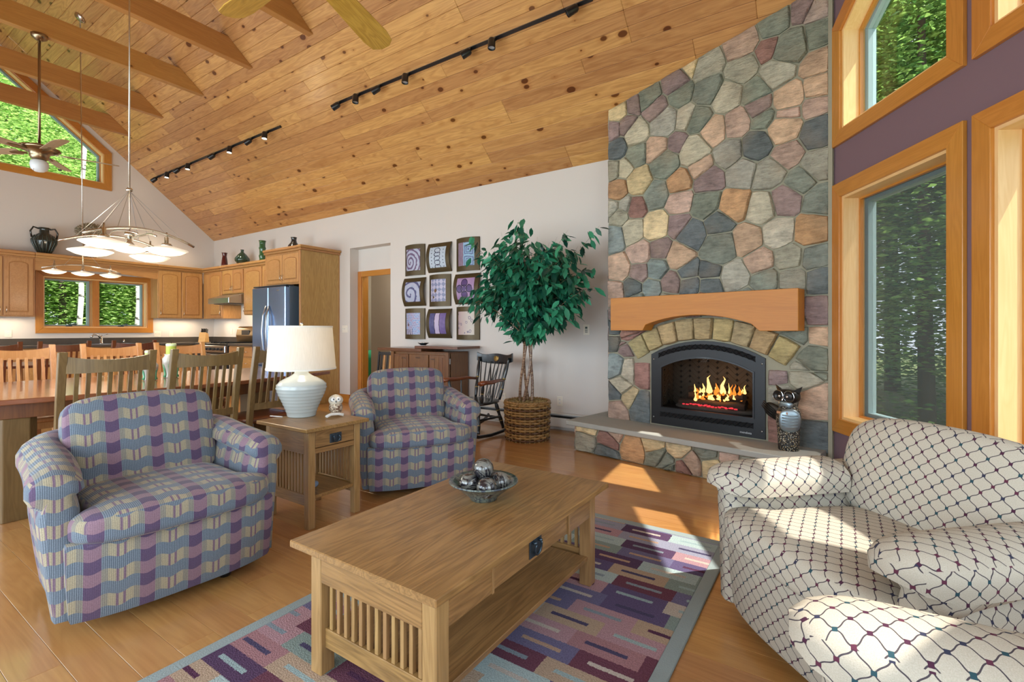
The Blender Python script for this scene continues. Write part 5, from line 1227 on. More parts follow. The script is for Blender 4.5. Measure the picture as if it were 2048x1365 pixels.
# ------------------------------------------------------------------ nine bowed pictures
def art(i):
    m, nt, b = mat('art_print_%s' % 'abcdefghi'[i])
    uv = N(nt, 'UVMap').outputs[0]; n = N(nt, 'TexNoise', {'Vector': uv, 'Scale': 5., 'Detail': 4.}); nz = n.outputs[0]
    dv = N(nt, 'VectorMath', {0: uv, 1: N(nt, 'VectorMath', {0: n.outputs['Color'], 'Scale': .12}, operation='SCALE').outputs[0]}).outputs[0]
    s = N(nt, 'SeparateXYZ', {0: dv}); u, v = s.outputs[0], s.outputs[1]
    H = lambda c: c4(hexc(c))
    def dist(cx, cy, ax=1., ay=1.):
        return MA(nt, 'SQRT', MA(nt, 'ADD', MA(nt, 'POWER', MA(nt, 'MULTIPLY', MA(nt, 'SUBTRACT', u, cx), ax), 2.), MA(nt, 'POWER', MA(nt, 'MULTIPLY', MA(nt, 'SUBTRACT', v, cy), ay), 2.)))
    def band(d, r, w): return MA(nt, 'LESS_THAN', MA(nt, 'ABSOLUTE', MA(nt, 'SUBTRACT', d, r)), w)
    ang = lambda cx, cy: MA(nt, 'ARCTAN2', MA(nt, 'SUBTRACT', v, cy), MA(nt, 'SUBTRACT', u, cx))
    bgc = MIX(nt, nz, H('8fa3c0'), H('c9c4d4')); ink = H('2f3050')
    if i in (0, 3):
        sp = MA(nt, 'FRACT', MA(nt, 'ADD', MA(nt, 'MULTIPLY', dist(.42, .45), 5. if i == 0 else 3.), MA(nt, 'DIVIDE', ang(.42, .45), 2*math.pi)))
        col = MIX(nt, MA(nt, 'LESS_THAN', MA(nt, 'ADD', sp, MA(nt, 'MULTIPLY', nz, .4)), .62 if i == 0 else .5), bgc, H('6a5578' if i == 0 else '55567f'))
    elif i == 1:
        col = MIX(nt, nz, H('a9b8cc'), H('c6d0d8'))
        for cy in (.1, .3, .5, .7, .9): col = MIX(nt, band(dist(.56, cy, 1., 1.5), .17, .022), col, ink)
        col = MIX(nt, MA(nt, 'LESS_THAN', MA(nt, 'ADD', MA(nt, 'ABSOLUTE', MA(nt, 'SUBTRACT', MA(nt, 'FRACT', MA(nt, 'MULTIPLY', v, 6.)), .5)), MA(nt, 'MULTIPLY', MA(nt, 'ABSOLUTE', MA(nt, 'SUBTRACT', MA(nt, 'ABSOLUTE', MA(nt, 'SUBTRACT', u, .56)), .36)), 6.)), .2), col, ink)
    elif i == 2:
        right = MA(nt, 'GREATER_THAN', u, .45); fv = MA(nt, 'FRACT', MA(nt, 'MULTIPLY', v, 2.)); fu = MA(nt, 'DIVIDE', MA(nt, 'SUBTRACT', u, .45), .62)
        cheb = MA(nt, 'MAXIMUM', MA(nt, 'ABSOLUTE', MA(nt, 'SUBTRACT', fu, .5)), MA(nt, 'ABSOLUTE', MA(nt, 'SUBTRACT', fv, .5)))
        sq = MA(nt, 'LESS_THAN', MA(nt, 'FRACT', MA(nt, 'MULTIPLY', cheb, 6.)), .5)
        col = MIX(nt, right, MIX(nt, nz, H('6f5a78'), H('a08a9c')), MIX(nt, sq, H('8fb5d0'), H('5d6a98')))
    elif i == 4:
        ck = N(nt, 'TexChecker', {'Vector': N(nt, 'Mapping', {'Vector': dv, 'Rotation': (0, 0, .785)}).outputs[0], 'Scale': 6., 'Color1': H('7f86a8'), 'Color2': H('b9b5cc')}).outputs[0]
        col = MIX(nt, MA(nt, 'LESS_THAN', dist(.45, .55), .08), ck, H('6b4c30')); col = MIX(nt, MA(nt, 'LESS_THAN', dist(.3, .25), .06), col, H('5a4a30'))
    elif i == 5:
        col = MIX(nt, nz, H('8a6aa0'), H('c0a0c0'))
        for cx, cy in ((.5, .84), (.5, .28), (.24, .56), (.78, .56), (.5, .56)): col = MIX(nt, MA(nt, 'LESS_THAN', dist(cx, cy), .19 if cy != cx+.06 else .1), col, H('5a4378')); col = MIX(nt, band(dist(cx, cy), .17, .02), col, H('2c2040'))
    elif i == 6:
        ck = N(nt, 'TexBrick', {'Vector': dv, 'Scale': 3., 'Color1': H('7fa0cc'), 'Color2': H('a58aa8'), 'Mortar': H('b9c4d6')}).outputs[0]
        stp = MA(nt, 'MULTIPLY', MA(nt, 'LESS_THAN', v, .32), MA(nt, 'LESS_THAN', u, .6)); col = MIX(nt, stp, ck, MIX(nt, MA(nt, 'LESS_THAN', MA(nt, 'FRACT', MA(nt, 'MULTIPLY', u, 8.)), .5), H('33305a'), H('c8c4d8')))
        col = MIX(nt, MA(nt, 'LESS_THAN', dist(.28, .52), .07), col, H('6b4c50'))
    elif i == 7:
        col = MIX(nt, MA(nt, 'GREATER_THAN', u, .38), MIX(nt, nz, H('2c2c58'), H('6a6aa0')), H('c4b6d2')); col = MIX(nt, MA(nt, 'GREATER_THAN', u, .68), col, MIX(nt, nz, H('55407a'), H('8a78b0')))
        col = MIX(nt, MA(nt, 'MAXIMUM', band(u, .38, .018), band(u, .68, .018)), col, H('241c30'))
    else:
        vo = N(nt, 'TexVoronoi', {'Vector': dv, 'Scale': 4.}).outputs[0]; col = MIX(nt, band(vo, .25, .05), MIX(nt, u, H('b9a0a4'), H('cfc6b8')), H('7a7288'))
    nt.links.new(col, b.inputs['Base Color']); b.inputs['Roughness'].default_value = .45; return m
def curved(w_, h_, bulge, vert, z0, z1, n=10):
    vs = []; fs = []; uvs = []
    for zz in (z0, z1):
        for i in range(n+1):
            for j in range(n+1):
                x, y = (i/n-.5), (j/n-.5); t = y if vert else x
                k = bulge*(1-(2*t*BF)**2); vs.append((x*w_, y*h_, k+zz)); uvs.append((i/n, j/n))
    m = (n+1)**2; idx = lambda i, j: i*(n+1)+j
    for i in range(n):
        for j in range(n):
            fs.append((m+idx(i, j), m+idx(i+1, j), m+idx(i+1, j+1), m+idx(i, j+1))); fs.append((idx(i, j), idx(i, j+1), idx(i+1, j+1), idx(i+1, j)))
    for i in range(n):
        for a, b in (((i, 0), (i+1, 0)), ((i+1, n), (i, n)), ((0, i+1), (0, i)), ((n, i), (n, i+1))):
            fs.append((idx(*a), idx(*b), m+idx(*b), m+idx(*a)))
    me = bpy.data.meshes.new('curved'); me.from_pydata(vs, [], fs); u = me.uv_layers.new(name='UVMap')
    for p in me.polygons:
        for li in p.loop_indices: u.data[li].uv = uvs[me.loops[li].vertex_index]
    me.polygons.foreach_set('use_smooth', [True]*len(me.polygons)); me.set_sharp_from_angle(angle=R(40)); return me
FRM = plain('bronze_leaf_frame', '4f4126', .45, .35, var=.35)
al = ['purple spiral rose', 'chain of navy ovals', 'concentric blue squares', 'indigo curling waves', 'pale diamonds with bronze dots', 'violet four-petal flower', 'patchwork with stripes', 'three violet vertical bands', 'faded florals on cream']
for i in range(9):
    c, r_ = i % 3, i//3; vert = i % 2 == 1
    w_, h_ = (.385, .44) if not vert else (.42, .405)
    t = empty('wall_picture', label='bowed bronze-framed picture of '+al[i], cat='picture', group='nine bowed pictures on the wall')
    t.matrix_world = F_BACK @ T((-5.01, -4.53, -4.035)[c], (2.18, 1.722, 1.264)[r_], 0)
    BF = 1.0; link('frame', curved(w_, h_, .055, vert, .004, .022), FRM, t)
    BF = .70; o = link('print', curved(w_*.70, h_*.70, .055, vert, .0225, .025), art(i), t)

# ------------------------------------------------------------------ sideboard
sb = empty('wine_sideboard', (-5.06, 4.62, 0), 0, 'dark walnut wine cabinet with folding top under the pictures', 'sideboard')
bx('carcass', SIDEB, sb, 0, 1.04, .03, .40, .06, .88, .003); bx('plinth', SIDEB, sb, .02, 1.02, .05, .39, 0, .06)
for x in (0, .985): bx('corner_post', SIDEB, sb, x, x+.055, 0, .05, 0, .88, .003)
bx('top_leaf', SIDET, sb, -.24, .60, -.03, .40, .892, .93, .004); bx('top_leaf', SIDET, sb, .50, 1.23, -.05, .405, .932, .965, .004); bx('top_rail', SIDEB, sb, 0, 1.04, -.005, .40, .88, .892, .002)
for x0, x1, hx_ in ((.06, .33, .26), (.71, .98, .78)):
    d_ = bx('door', SIDEB, sb, x0, x1, .005, .03, .10, .85, .003)
    for k in range(3): bx('board', SIDEB, d_, x0+.03+(x1-x0-.06)*k/3+.002, x0+.03+(x1-x0-.06)*(k+1)/3-.002, .001, .006, .14, .82, .001)
    bx('handle', CHROME, d_, hx_-.035, hx_+.035, -.012, .002, .79, .803, .003)
d_ = bx('drawer', SIDEB, sb, .345, .695, .003, .03, .68, .85, .003); bx('handle', CHROME, d_, .48, .56, -.014, .003, .80, .813, .003)
bx('rack_shade_sheet', SOOT_SHADE, sb, .345, .695, .028, .032, .10, .66, 0)  # flat dark sheet painted in for the shade inside the rack
for k in range(4): bx('rack_divider', SIDEB, sb, .345+.112*k, .358+.112*k, .002, .03, .10, .66, .001)
for k in range(3): bx('rack_shelf', SIDEB, sb, .345, .695, .002, .03, .10+.18*k, .115+.18*k, .001)
for z in (.74, .20): bx('hinge', STEEL, sb, 1.04, 1.043, .02, .04, z, z+.07, 0)
dsh = empty('small_dish', (-4.62, 4.80, .967), 0, 'small dark dish of pale pebbles on the wine cabinet', 'dish')
MB().lathe([(.035, 0), (.05, .012), (.075, .03), (.08, .032), (.07, .028), (0, .018)], 24).build('dish_body', plain('teal_black_glaze', '1d3038', .25, coat=.5), dsh, smooth=True)
for k in range(9):
    a = k*.7; MB().soft(.016, .013, .009, 3, 2.5).build('pebble', WHITE, dsh, T(.04*math.cos(a)*(k > 0), .04*math.sin(a)*(k > 0), .033), smooth=True)
fch = empty('folding_chair', (-5.545, 4.93, 0), 0, 'folded black slatted chair leaning on the wall beside the wine cabinet', 'chair')
for x in (-.19, .19): MB().box(x-.014, x+.014, -.02, .005, 0, .85).build('back_post', BLACK, fch, RX(R(-6)), bevel=.003)
for z in (.80, .44): MB().box(-.19, .19, -.014, -.002, z, z+.045).build('rail', BLACK, fch, RX(R(-6)), bevel=.002)
for k in range(5): MB().box(-.15+.065*k, -.118+.065*k, -.012, -.004, .48, .80).build('slat', BLACK if k % 2 == 0 else DCHAIR2, fch, RX(R(-6)), bevel=.002)
MB().box(-.17, .17, -.045, -.022, .10, .46).build('folded_seat', BLACK, fch, RX(R(-6)), bevel=.004)
for x in (-.16, .16): MB().box(x-.012, x+.012, .008, .03, 0, .62).build('rear_leg', BLACK, fch, RX(R(-6)), bevel=.002)

# ------------------------------------------------------------------ rocking chair
BK = plain('black_lacquer', '14191d', .28, coat=.5); ARMW = wood('cherry_arm', '5c2c18', '8a4a2a', 'x', .3, 1.3, .03, coat=.4); GOLD = plain('gilt_band', 'b39a5a', .35, .7)
rk = empty('rocking_chair', (-3.33, 4.30, 0), R(-96), 'black spindle-back rocking chair with cherry arms and a gilt crest emblem', 'rocking chair')
def turned(p, q, r, name, m=BK, k=2.2, bands=()):
    p, q = Vector(p), Vector(q); n = 16
    o = MB().tube([p.lerp(q, i/n) for i in range(n+1)], lambda t: r*(.72+.36*abs(math.sin(t*math.pi*k))), 8).build(name, m, rk, smooth=True)
    for b_ in bands: MB().tube([p.lerp(q, b_-.012), p.lerp(q, b_+.012)], r*1.1, 8).build('gilt_ring', GOLD, o, smooth=True)
MB().soft(.23, .245, .025, 10, 3.6, fn=lambda q: [q[0], q[1]*(1+.12*q[0]/.23), q[2]]).build('seat', BK, rk, T(0, 0, .375), smooth=True)
for sg in (-1, 1):
    y = sg*.20
    turned((.16, sg*.19, .36), (.20, sg*.225, .062), .021, 'front_leg', bands=(.3, .7)); turned((-.15, sg*.16, .36), (-.22, sg*.215, .066), .021, 'back_leg', bands=(.3, .7))
    MB().tube([(-.46, sg*.225, .14), (-.36, sg*.225, .075), (-.2, sg*.225, .034), (0, sg*.225, .02), (.2, sg*.225, .032), (.34, sg*.225, .075)], .019, 8, sq=.8).build('rocker', BK, rk, smooth=True)
    turned((-.185, sg*.185, .385), (-.30, sg*.23, .85), .019, 'back_post', bands=(.25, .5)); turned((.15, sg*.225, .385), (.17, sg*.265, .60), .018, 'arm_post', bands=(.5,))
    turned((0, sg*.235, .385), (-.02, sg*.26, .60), .010, 'arm_spindle', k=1.2)
    MB().tube([(-.225, sg*.205, .60), (-.1, sg*.245, .615), (.05, sg*.275, .605), (.16, sg*.285, .612), (.23, sg*.285, .605)], lambda t: .016+.012*t, 8, sq=1.5).build('arm', ARMW, rk, smooth=True)
    turned((.185, sg*.21, .20), (-.19, sg*.195, .20), .015, 'side_stretcher')
turned((.185, -.21, .20), (.185, .21, .20), .016, 'front_stretcher', bands=(.5,)); turned((-.20, -.2, .18), (-.20, .2, .18), .014, 'back_stretcher')
for k in range(7):
    t_ = (k-3)/3; turned((-.195-.01*(1-t_*t_), t_*.135, .395), (-.292-.035*(1-t_*t_), t_*.19, .80), .008, 'spindle', k=1.1)
for sg in (-1, 1): turned((-.205, sg*.03, .395), (-.325, -sg*.07, .80), .007, 'cross_spindle', k=1.1)
vs = []; fs = []; n = 18
for i in range(n+1):
    t_ = -1+2*i/n; y = t_*.275; b_ = -.31-.045*(1-t_*t_)
    zt = .874+.056*math.cos(t_*math.pi)*.4+.058*abs(t_)**2.5; zb = .775+.035*abs(t_)**3
    for dx in (-.011, .011):
        for z in (zb, zt): vs.append((b_+dx, y, z))
for i in range(n):
    a = i*4; c = a+4; fs += [(a, a+1, c+1, c), (a+2, c+2, c+3, a+3), (a+1, a+3, c+3, c+1), (a, c, c+2, a+2)]
fs += [(0, 2, 3, 1), (n*4, n*4+1, n*4+3, n*4+2)]
mb = MB(); mb.add(vs, fs); cr = mb.build('crest', BK, rk, bevel=.003)
MB().lathe([(.0, .003), (.036, .002), (.039, 0)], 24).build('emblem', plain('gilt_emblem', '8a6a35', .4, .6), cr, T(-.342, 0, .842) @ RY(R(80)), smooth=True)
MB().tube([(-.337, .022*math.cos(k*.4), .842+.022*math.sin(k*.4)) for k in range(16)], .002, 5, closed=True).build('emblem_ring', GOLD, cr)

# ------------------------------------------------------------------ ficus in a wicker basket
fx, fy = -2.74, 4.44
pb = empty('wicker_basket', (fx, fy, 0), 0, 'round brown wicker basket planter on the floor', 'basket')
WICK = plain('wicker', '9a7440', .45, var=.5, coat=.25); WICKL = plain('wicker_pale', 'c0a06a', .5, var=.3); WICKD = plain('wicker_dark', '5c3c20', .5, var=.4, coat=.2)
nw = 28
for k in range(15):
    z = .018+k*.0262; rb = .225+.012*(k/14)
    pts = [((rb+.011*math.sin(a*nw/2+math.pi*(k % 2)))*math.cos(a), (rb+.011*math.sin(a*nw/2+math.pi*(k % 2)))*math.sin(a), z) for a in [2*math.pi*i/(nw*4) for i in range(nw*4)]]
    MB().tube(pts, .0128, 6, closed=True).build('strand', WICK if k % 3 else WICKD, pb, smooth=True)
for i in range(nw):
    a = 2*math.pi*i/nw; MB().tube([(.226*math.cos(a), .226*math.sin(a), 0), (.238*math.cos(a), .238*math.sin(a), .40)], .007, 5).build('stake', WICKL, pb)
for k in range(2): MB().tube([((.238+.006*math.cos(a*20+3*k))*math.cos(a), (.238+.006*math.cos(a*20+3*k))*math.sin(a), .405+.007*math.sin(a*20+3*k)) for a in [2*math.pi*i/80 for i in range(80)]], .011, 6, closed=True).build('rim', WICK, pb, smooth=True)
MB().lathe([(.21, .0), (.215, .37), (0, .39)], 24).build('liner', WICKD, pb)
ft = empty('ficus_tree', (fx, fy, .0), 0, 'tall artificial ficus tree with glossy dark green leaves', 'ficus')
rf = random.Random(21); mb = MB()
for i in range(700):
    a = rf.uniform(0, 6.28); r_ = .215*math.sqrt(rf.random()); mb.tube([(r_*math.cos(a), r_*math.sin(a), .388+rf.uniform(0, .02)), (r_*math.cos(a)+rf.uniform(-.03, .03), r_*math.sin(a)+rf.uniform(-.03, .03), .395+rf.uniform(0, .025))], .002, 3)
o = mb.build('moss', plain('dry_moss', 'a38a58', 1, var=.4), ft); o['kind'] = 'stuff'
TRK = mk_streak('ficus_bark', '6b4a34', 'a08468', (14, 14, 60), .8)
tops = []
for k in range(4):
    ph = k*1.57; pts = []
    for i in range(15):
        t_ = i/14; r_ = .035+.025*math.cos(t_*3)+.10*max(0, t_-.55); a = ph+t_*3.2
        pts.append((r_*math.cos(a)*1.2-.02+.05*t_, r_*math.sin(a), .36+1.25*t_))
    MB().tube(pts, lambda t: .017-.009*t, 7).build('trunk', TRK, ft, smooth=True); tops.append([Vector(p) for p in pts])
def leaf_mesh(L):
    q = [(0, 0, 0), (.30*L, .19*L, .02*L), (.62*L, .20*L, .0), (L, 0, -.09*L), (.62*L, -.20*L, 0), (.30*L, -.19*L, .02*L), (.33*L, 0, -.035*L), (.66*L, 0, -.045*L)]
    f = [(0, 6, 1), (1, 6, 7, 2), (2, 7, 3), (0, 5, 6), (5, 4, 7, 6), (4, 3, 7)]
    return q, f
lq, lf = leaf_mesh(.115); lme = MB().add(lq, lf).mesh('leaf', smooth=True); lme.materials.append(FICUS)
leaves = []; tw = MB()
for b_ in range(175):
    while True:
        p = Vector((rf.uniform(-1, 1), rf.uniform(-1, 1), rf.uniform(-1, 1)))
        if .25 < p.length < 1.: break
    p = p.normalized()*(.55+.45*rf.random())
    wide = 1-.28*max(0, -p.z)
    tip = Vector((p.x*.90*wide+.04, p.y*.46*wide-.04, 1.66+p.z*.66))
    if b_ == 0: tip = Vector((.88, -.1, 2.18))
    if b_ == 1: tip = Vector((-.75, -.05, 2.25))
    if b_ in (2, 3, 4): tip = Vector((.28+.07*(b_-3), -.22, .98+.05*b_))
    if b_ in (5, 6): tip = Vector((-.05+.06*b_-.3, -.1, 2.36))
    tr = tops[b_ % 4]; st_ = tr[rf.randint(8, 14)]
    if tip.z < 1.4: st_ = tr[rf.randint(7, 11)]
    mid = st_.lerp(tip, .55)+Vector((0, 0, .16 if tip.z < 2 else .05))
    pts = [(st_*(1-t)**2+mid*2*t*(1-t)+tip*t*t) for t in [i/9 for i in range(10)]]
    tw.tube(pts, lambda t: .005*(1.1-t), 4)
    nl = int(11+(tip-st_).length*14)
    for k in range(nl):
        t = .22+.78*(k+.5)/nl; c = st_*(1-t)**2+mid*2*t*(1-t)+tip*t*t
        c += Vector((rf.gauss(0, .03), rf.gauss(0, .03), rf.gauss(0, .02)))
        if c.y > .52: c.y = .52
        d = (tip-st_).normalized()
        az = math.atan2(d.y, d.x)+rf.gauss(0, 1.0)
        leaves.append((c, az, rf.uniform(.1, 1.25), rf.gauss(0, .6), rf.uniform(.8, 1.3)))
tw.build('twigs', TRK, ft)
camv = Vector((-fx, -fy, 1.17))
leaves.sort(key=lambda l: (l[0]-camv).length)
lm = lambda l: T(*l[0]) @ RZ(l[1]) @ RY(l[2]) @ RX(l[3]) @ Matrix.Scale(l[4], 4)
pick = leaves[::3][:295]; ids = set(id(l) for l in pick); mb = MB()
for l in leaves:
    if id(l) in ids: link('leaf', lme, None, ft, lm(l))
    else: mb.add(lq, lf, lm(l))
o = mb.build('leaves', FICUS, ft, smooth=True); o['kind'] = 'stuff'

# ------------------------------------------------------------------ pendants
SHP = [(0, .035), (.02, .034), (.05, .028), (.145, .0), (.148, -.004), (.10, -.030), (.05, -.043), (0, -.046)]
def lampshade(t, M, s_=1., e=5):
    sh = MB().lathe([(a*s_, b*s_) for a, b in SHP], 28).build('shade', SHADEG, t, M, smooth=True)
    MB().lathe([(.045*s_, .028*s_), (.03*s_, .05*s_), (.014, .055), (.014, .10), (.006, .105), (.006, .14), (0, .14)], 14).build('socket', NICKEL, sh, smooth=True)
ch = empty('chandelier', (-4.70, 1.535, 0), 0, 'brushed nickel chandelier with five opal glass dishes above the dining table', 'chandelier')
MB().tube([(0, 0, 1.95), (0, 0, 5.85)], .0065, 8).build('stem', NICKEL, ch, smooth=True)
MB().lathe([(.01, 2.28), (.022, 2.29), (.022, 2.305), (.01, 2.315)], 14).build('cable_hub', NICKEL, ch, smooth=True)
MB().lathe([(.03, 1.925), (.035, 1.935), (.03, 1.96), (.01, 1.965)], 14).build('centre_boss', NICKEL, ch, smooth=True)
sp_ = [(.28, -.245), (.25, .165), (-.30, -.16), (-.30, .25)]
lampshade(ch, T(0, 0, 1.83), .85)
for i, (dx, dy) in enumerate(sp_):
    lampshade(ch, T(dx, dy, 1.815), 1.)
for dx in (.26, -.28):
    MB().tube([(dx, -.36+.72*k/14, 1.955-.09*((k-7)/7)**2) for k in range(15)], .009, 6, sq=1.4).build('arc_bar', NICKEL, ch, smooth=True)
for dy in (-.1, .1): MB().tube([(-.34+.68*k/10, dy*(1-.4*abs(k-5)/5), 1.95-.05*((k-5)/5)**2) for k in range(11)], .007, 6).build('cross_bar', NICKEL, ch, smooth=True)
for dx in (.26, -.28):
    for dy in (-.25, -.16, .16, .25): MB().tube([(0, 0, 2.29), (dx, dy, 1.93)], .0016, 4).build('cable', STEEL, ch)
for dx, dy in ((0, 0), (.26, -.2), (.26, .2), (-.28, 0)): plight('chandelier_bulb', (-4.70+dx, 1.535+dy, 1.58), 6, (1, .83, .6), .1)
pd = empty('island_pendant', (-8.48, 2.25, 0), 0, 'small nickel bar pendant with three opal dishes before the kitchen window', 'pendant light')
MB().tube([(0, 0, 2.05), (0, -.03, 5.40)], .007, 8).build('stem', NICKEL, pd, smooth=True); MB().lathe([(.07, 0), (.06, .02), (.01, .03)], 18).build('canopy', NICKEL, pd, T(0, -.03, 5.405) @ RX(R(180-40)), smooth=True)
for dx in (-.02, .02): MB().tube([(dx, -.41+.82*k/14, 2.055-.075*((k-7)/7)**2) for k in range(15)], .008, 6).build('arc_bar', NICKEL, pd, smooth=True)
for dy in (-.29, 0, .30): lampshade(pd, T(0, dy, 1.945), .82)
for dy in (-.2, .2): MB().tube([(0, 0, 2.30), (0, dy, 2.03)], .0016, 4).build('cable', STEEL, pd)
for dy in (-.2, .2): plight('pendant_bulb', (-8.48, 2.25+dy, 1.74), 6, (1, .83, .6), .1)

# ------------------------------------------------------------------ ceiling fans
def fan(loc, a0, bm_, hm, label, rod, light, R0=.70, bw=1.):
    t = empty('ceiling_fan', loc, 0, label, 'ceiling fan')
    MB().lathe([(.0, .10), (.06, .10), (.10, .085), (.175, .06), (.185, .045), (.16, .03), (.09, .0), (.085, -.03), (.075, -.06), (.055, -.075), (.0, -.078)], 32).build('motor_housing', hm, t, smooth=True)
    MB().tube([(0, 0, .09), (0, 0, rod)], .013, 10).build('downrod', hm, t, smooth=True); MB().lathe([(.075, rod-.0), (.07, rod-.03), (.03, rod-.06), (.013, rod-.065)], 20).build('canopy', hm, t, smooth=True)
    for k in range(5):
        M_ = RZ(a0+k*2*math.pi/5)
        bl_ = [(.20, -.055), (R0-.13, -.073), (R0-.04, -.062), (R0, -.03), (R0+.005, .02), (R0-.03, .062), (R0-.13, .072), (.20, .055)]
        bl_ = [(x, y*bw) for x, y in bl_]
        b_ = MB().prism(bl_, -.004, .004).build('blade', bm_, t, M_ @ T(0, 0, .015) @ RX(R(12 if light else -14)), bevel=.0015)
        MB().prism([(.13, -.018), (.23, -.03), (.30, -.012), (.30, .012), (.23, .03), (.13, .018)], -.012, -.005).build('blade_iron', hm, b_)
    if light:
        MB().lathe([(.05, -.075), (.075, -.09), (.082, -.13), (.07, -.18), (.04, -.205), (0, -.21)], 24).build('light_bowl', FANGLASS, t, smooth=True)
        MB().tube([(.03, -.05, -.07), (.035, -.055, -.24)], .0015, 4).build('pull_chain', SCREWM, t)
    return t
fan((-7.47, 1.60, 3.17), R(75), FANG, BRONZE, 'bronze ceiling fan with a glass light bowl under the gable window', 1.34, True)
fan((-2.43, 1.60, 3.20), R(108), FANW, BRONZE, 'oak-bladed ceiling fan cut by the top edge of the picture', 2.70, False, R0=.84, bw=1.3)

# ------------------------------------------------------------------ track lights
def track(x0, x1, heads, label, lit):
    t = empty('track_light', label=label, cat='track light', group='black track lights on the ceiling slope'); yy = (WY-3.865)*ck
    t.matrix_world = F_CEIL @ T(0, yy, 0)
    bx('track_rail', BLACK, t, x0, x1, -.016, .016, 0, .022, .002)
    for i, x in enumerate(heads):
        down = frame((0, 0, 0), (1, 0, 0), (0, 1, 0), (0, 0, 1))
        # world axes in the track frame
        inv = t.matrix_world.to_3x3().inverted()
        tilt = [R(25), R(-5), R(40), R(-12)][i % 4]; sw = [R(50), R(0), R(60), R(10)][i % 4]
        dirw = Vector((-math.sin(tilt)*.9, -.35*math.sin(sw), -1)).normalized() if i % 2 == 0 else Vector((.05, -.1, -1)).normalized()
        if i % 2 == 0: dirw = Vector((-.75, -.35, -.45)).normalized()
        dl = (inv @ dirw).normalized()
        q = dl.to_track_quat('Z', 'Y').to_matrix().to_4x4()
        base = T(x, 0, .022)
        MB().box(-.022, .022, -.014, .014, 0, .03).build('adapter', BLACK, t, base, bevel=.002)
        hd_ = MB().lathe([(0, -.045), (.026, -.042), (.036, -.025), (.038, .06), (.034, .062), (.034, .05), (0, .048)], 18).build('lamp_head', BLACK, t, base @ T(0, 0, .075) @ q, smooth=True, angle=40)
        MB().lathe([(0, .054), (.033, .052)], 16, cap=False).build('lens', BULB if lit else STEEL, hd_)
        MB().tube([(0, 0, .02), (0, 0, .05)], .007, 6).build('stem', BLACK, t, base)
track(-10.58, -6.45, [-10.467, -9.946, -9.537, -9.137, -8.292, -7.744, -7.194, -6.761], 'lit black track light above the kitchen', True)
track(-5.20, -1.72, [-5.139, -4.775, -4.404, -3.937, -3.061, -2.754, -1.877], 'unlit black track light on the near ceiling slope', False)
for x in (-10.0, -8.8, -7.4): 
    l_ = bpy.data.lights.new('track_spot', 'SPOT'); l_.energy = 60; l_.color = (1, .85, .62); l_.spot_size = R(95); l_.spot_blend = .6; l_.shadow_soft_size = .05
    o = bpy.data.objects.new('track_spot', l_); COL.objects.link(o); o.location = (x, 3.78, 3.86); o.rotation_euler = Vector((-.1, .05, -1)).to_track_quat('-Z', 'Y').to_euler()

# ------------------------------------------------------------------ outdoors
st(MB().box(-45, 40, -40, 45, -1.3, -.6).build('ground', GROUND))
rt = random.Random(9)
def crown_mesh(n, rx, rz, zc, size, seed):
    r_ = random.Random(seed); mb = MB(); vs = []; fs = []
    for i in range(n):
        while True:
            p = Vector((r_.uniform(-1, 1), r_.uniform(-1, 1), r_.uniform(-1, 1)))
            if .35 < p.length < 1: break
        nz = noise.noise(p*2.3)
        if nz < -.12: p *= .75
        c = Vector((p.x*rx, p.y*rx, zc+p.z*rz)); s_ = size*r_.uniform(.6, 1.3)
        q = Matrix.Rotation(r_.uniform(0, 6.28), 3, 'Z') @ Matrix.Rotation(r_.uniform(-.9, .9), 3, 'X')
        b = len(vs)
        for x, y in ((-1, 0), (0, .45), (1, 0), (0, -.45)): vs.append(c+q @ Vector((x*s_, y*s_, -.15*s_*abs(x))))
        fs.append((b, b+1, b+2, b+3))
    mb.v = [tuple(v) for v in vs]; mb.f = fs; me = bpy.data.meshes.new('crown'); me.from_pydata(mb.v, [], mb.f); return me
crA = crown_mesh(26000, 2.3, 4.3, 4.4, .07, 1); crA.materials.append(FOREST)
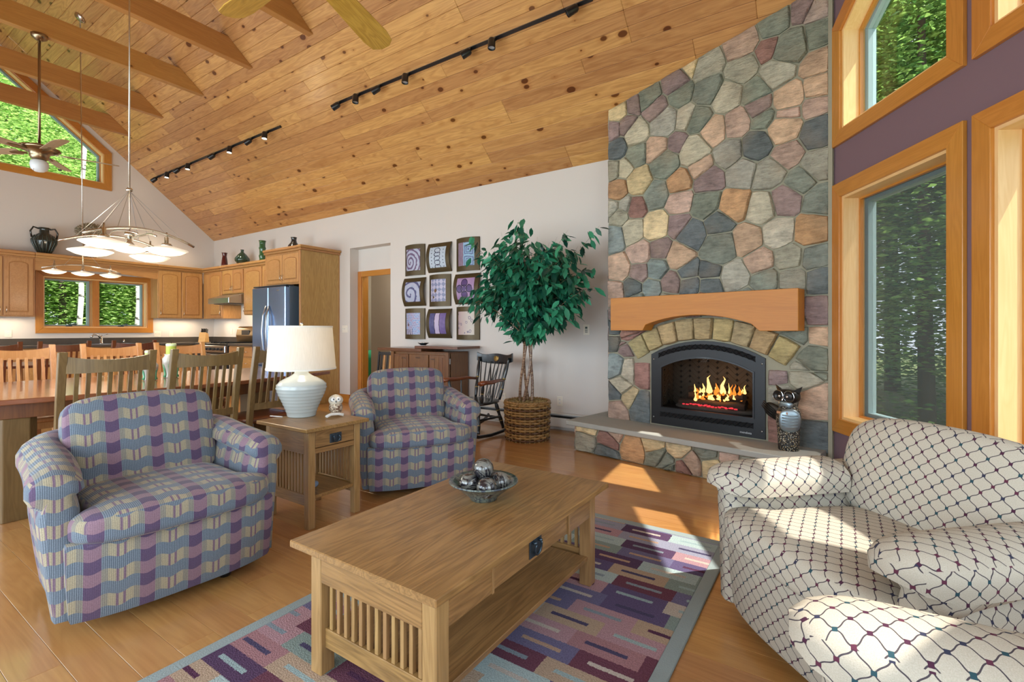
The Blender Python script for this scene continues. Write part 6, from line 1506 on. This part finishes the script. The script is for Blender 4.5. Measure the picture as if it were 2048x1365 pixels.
crB = crown_mesh(34000, 2.4, 5.6, 5.4, .062, 2); crB.materials.append(FORESTD)
trk = MB().tube([(0, 0, -.3), (.05, 0, 3), (.1, .1, 7)], lambda t: .13-.08*t, 8).mesh('trunk', smooth=True); trk.materials.append(BARK)
bir = MB().tube([(0, 0, -.3), (.15, .05, 2.5), (.1, .2, 5), (.3, .25, 9)], lambda t: .065-.03*t, 8).mesh('trunk', smooth=True); bir.materials.append(BIRCH)
def tree(x, y, s_, me, label, group, tk=trk):
    t = empty('forest_tree', (x, y, -.6), rt.uniform(0, 6.28), label, 'tree', group); t.scale = (s_,)*3
    link('trunk', tk, None, t); o = link('crown', me, None, t); o['kind'] = 'stuff'
for i, (x, y, s_) in enumerate(((-18.5, 1.2, .9), (-18.8, 4.5, .95), (-19.5, 7.5, 1.), (-18.6, -1.8, .9), (-22, 2.8, 1.2), (-22.5, 6.5, 1.25), (-22, -.8, 1.2), (-23, 10, 1.3), (-27, 1, 1.6), (-27, 5, 1.6), (-27.5, 9, 1.6), (-27, -3.5, 1.6), (-33, 3, 2.1), (-33, 9, 2.1), (-33, -4, 2.1))):
    tree(x, y, s_, crA, 'bright leafy forest tree beyond the kitchen and gable windows', 'forest trees beyond the kitchen')
for x, y, lb in ((-14.6, 3.68, 'pale birch trunk seen through the left kitchen window pane'), (-15.0, 4.95, 'pale birch trunk seen through the right kitchen window pane'), (-15.6, 5.35, 'thinner pale birch trunk in the right kitchen window pane')):
    t = empty('birch_tree', (x, y, -.6), rt.uniform(0, 6), lb, 'tree'); link('trunk', bir, None, t)
for i, (x, y, s_) in enumerate(((1.2, 9.4, .92), (3.6, 9.8, .95), (-1.2, 10.4, .9), (2.4, 13, 1.15), (5.8, 11.5, 1.1), (-.5, 14, 1.3), (5.2, 15.5, 1.4), (8.2, 14, 1.3), (1.5, 18, 1.7), (7, 20, 1.9), (11, 17, 1.6))):
    tree(x, y, s_, crB, 'deep green forest tree outside the prow windows', 'forest trees outside the prow windows')
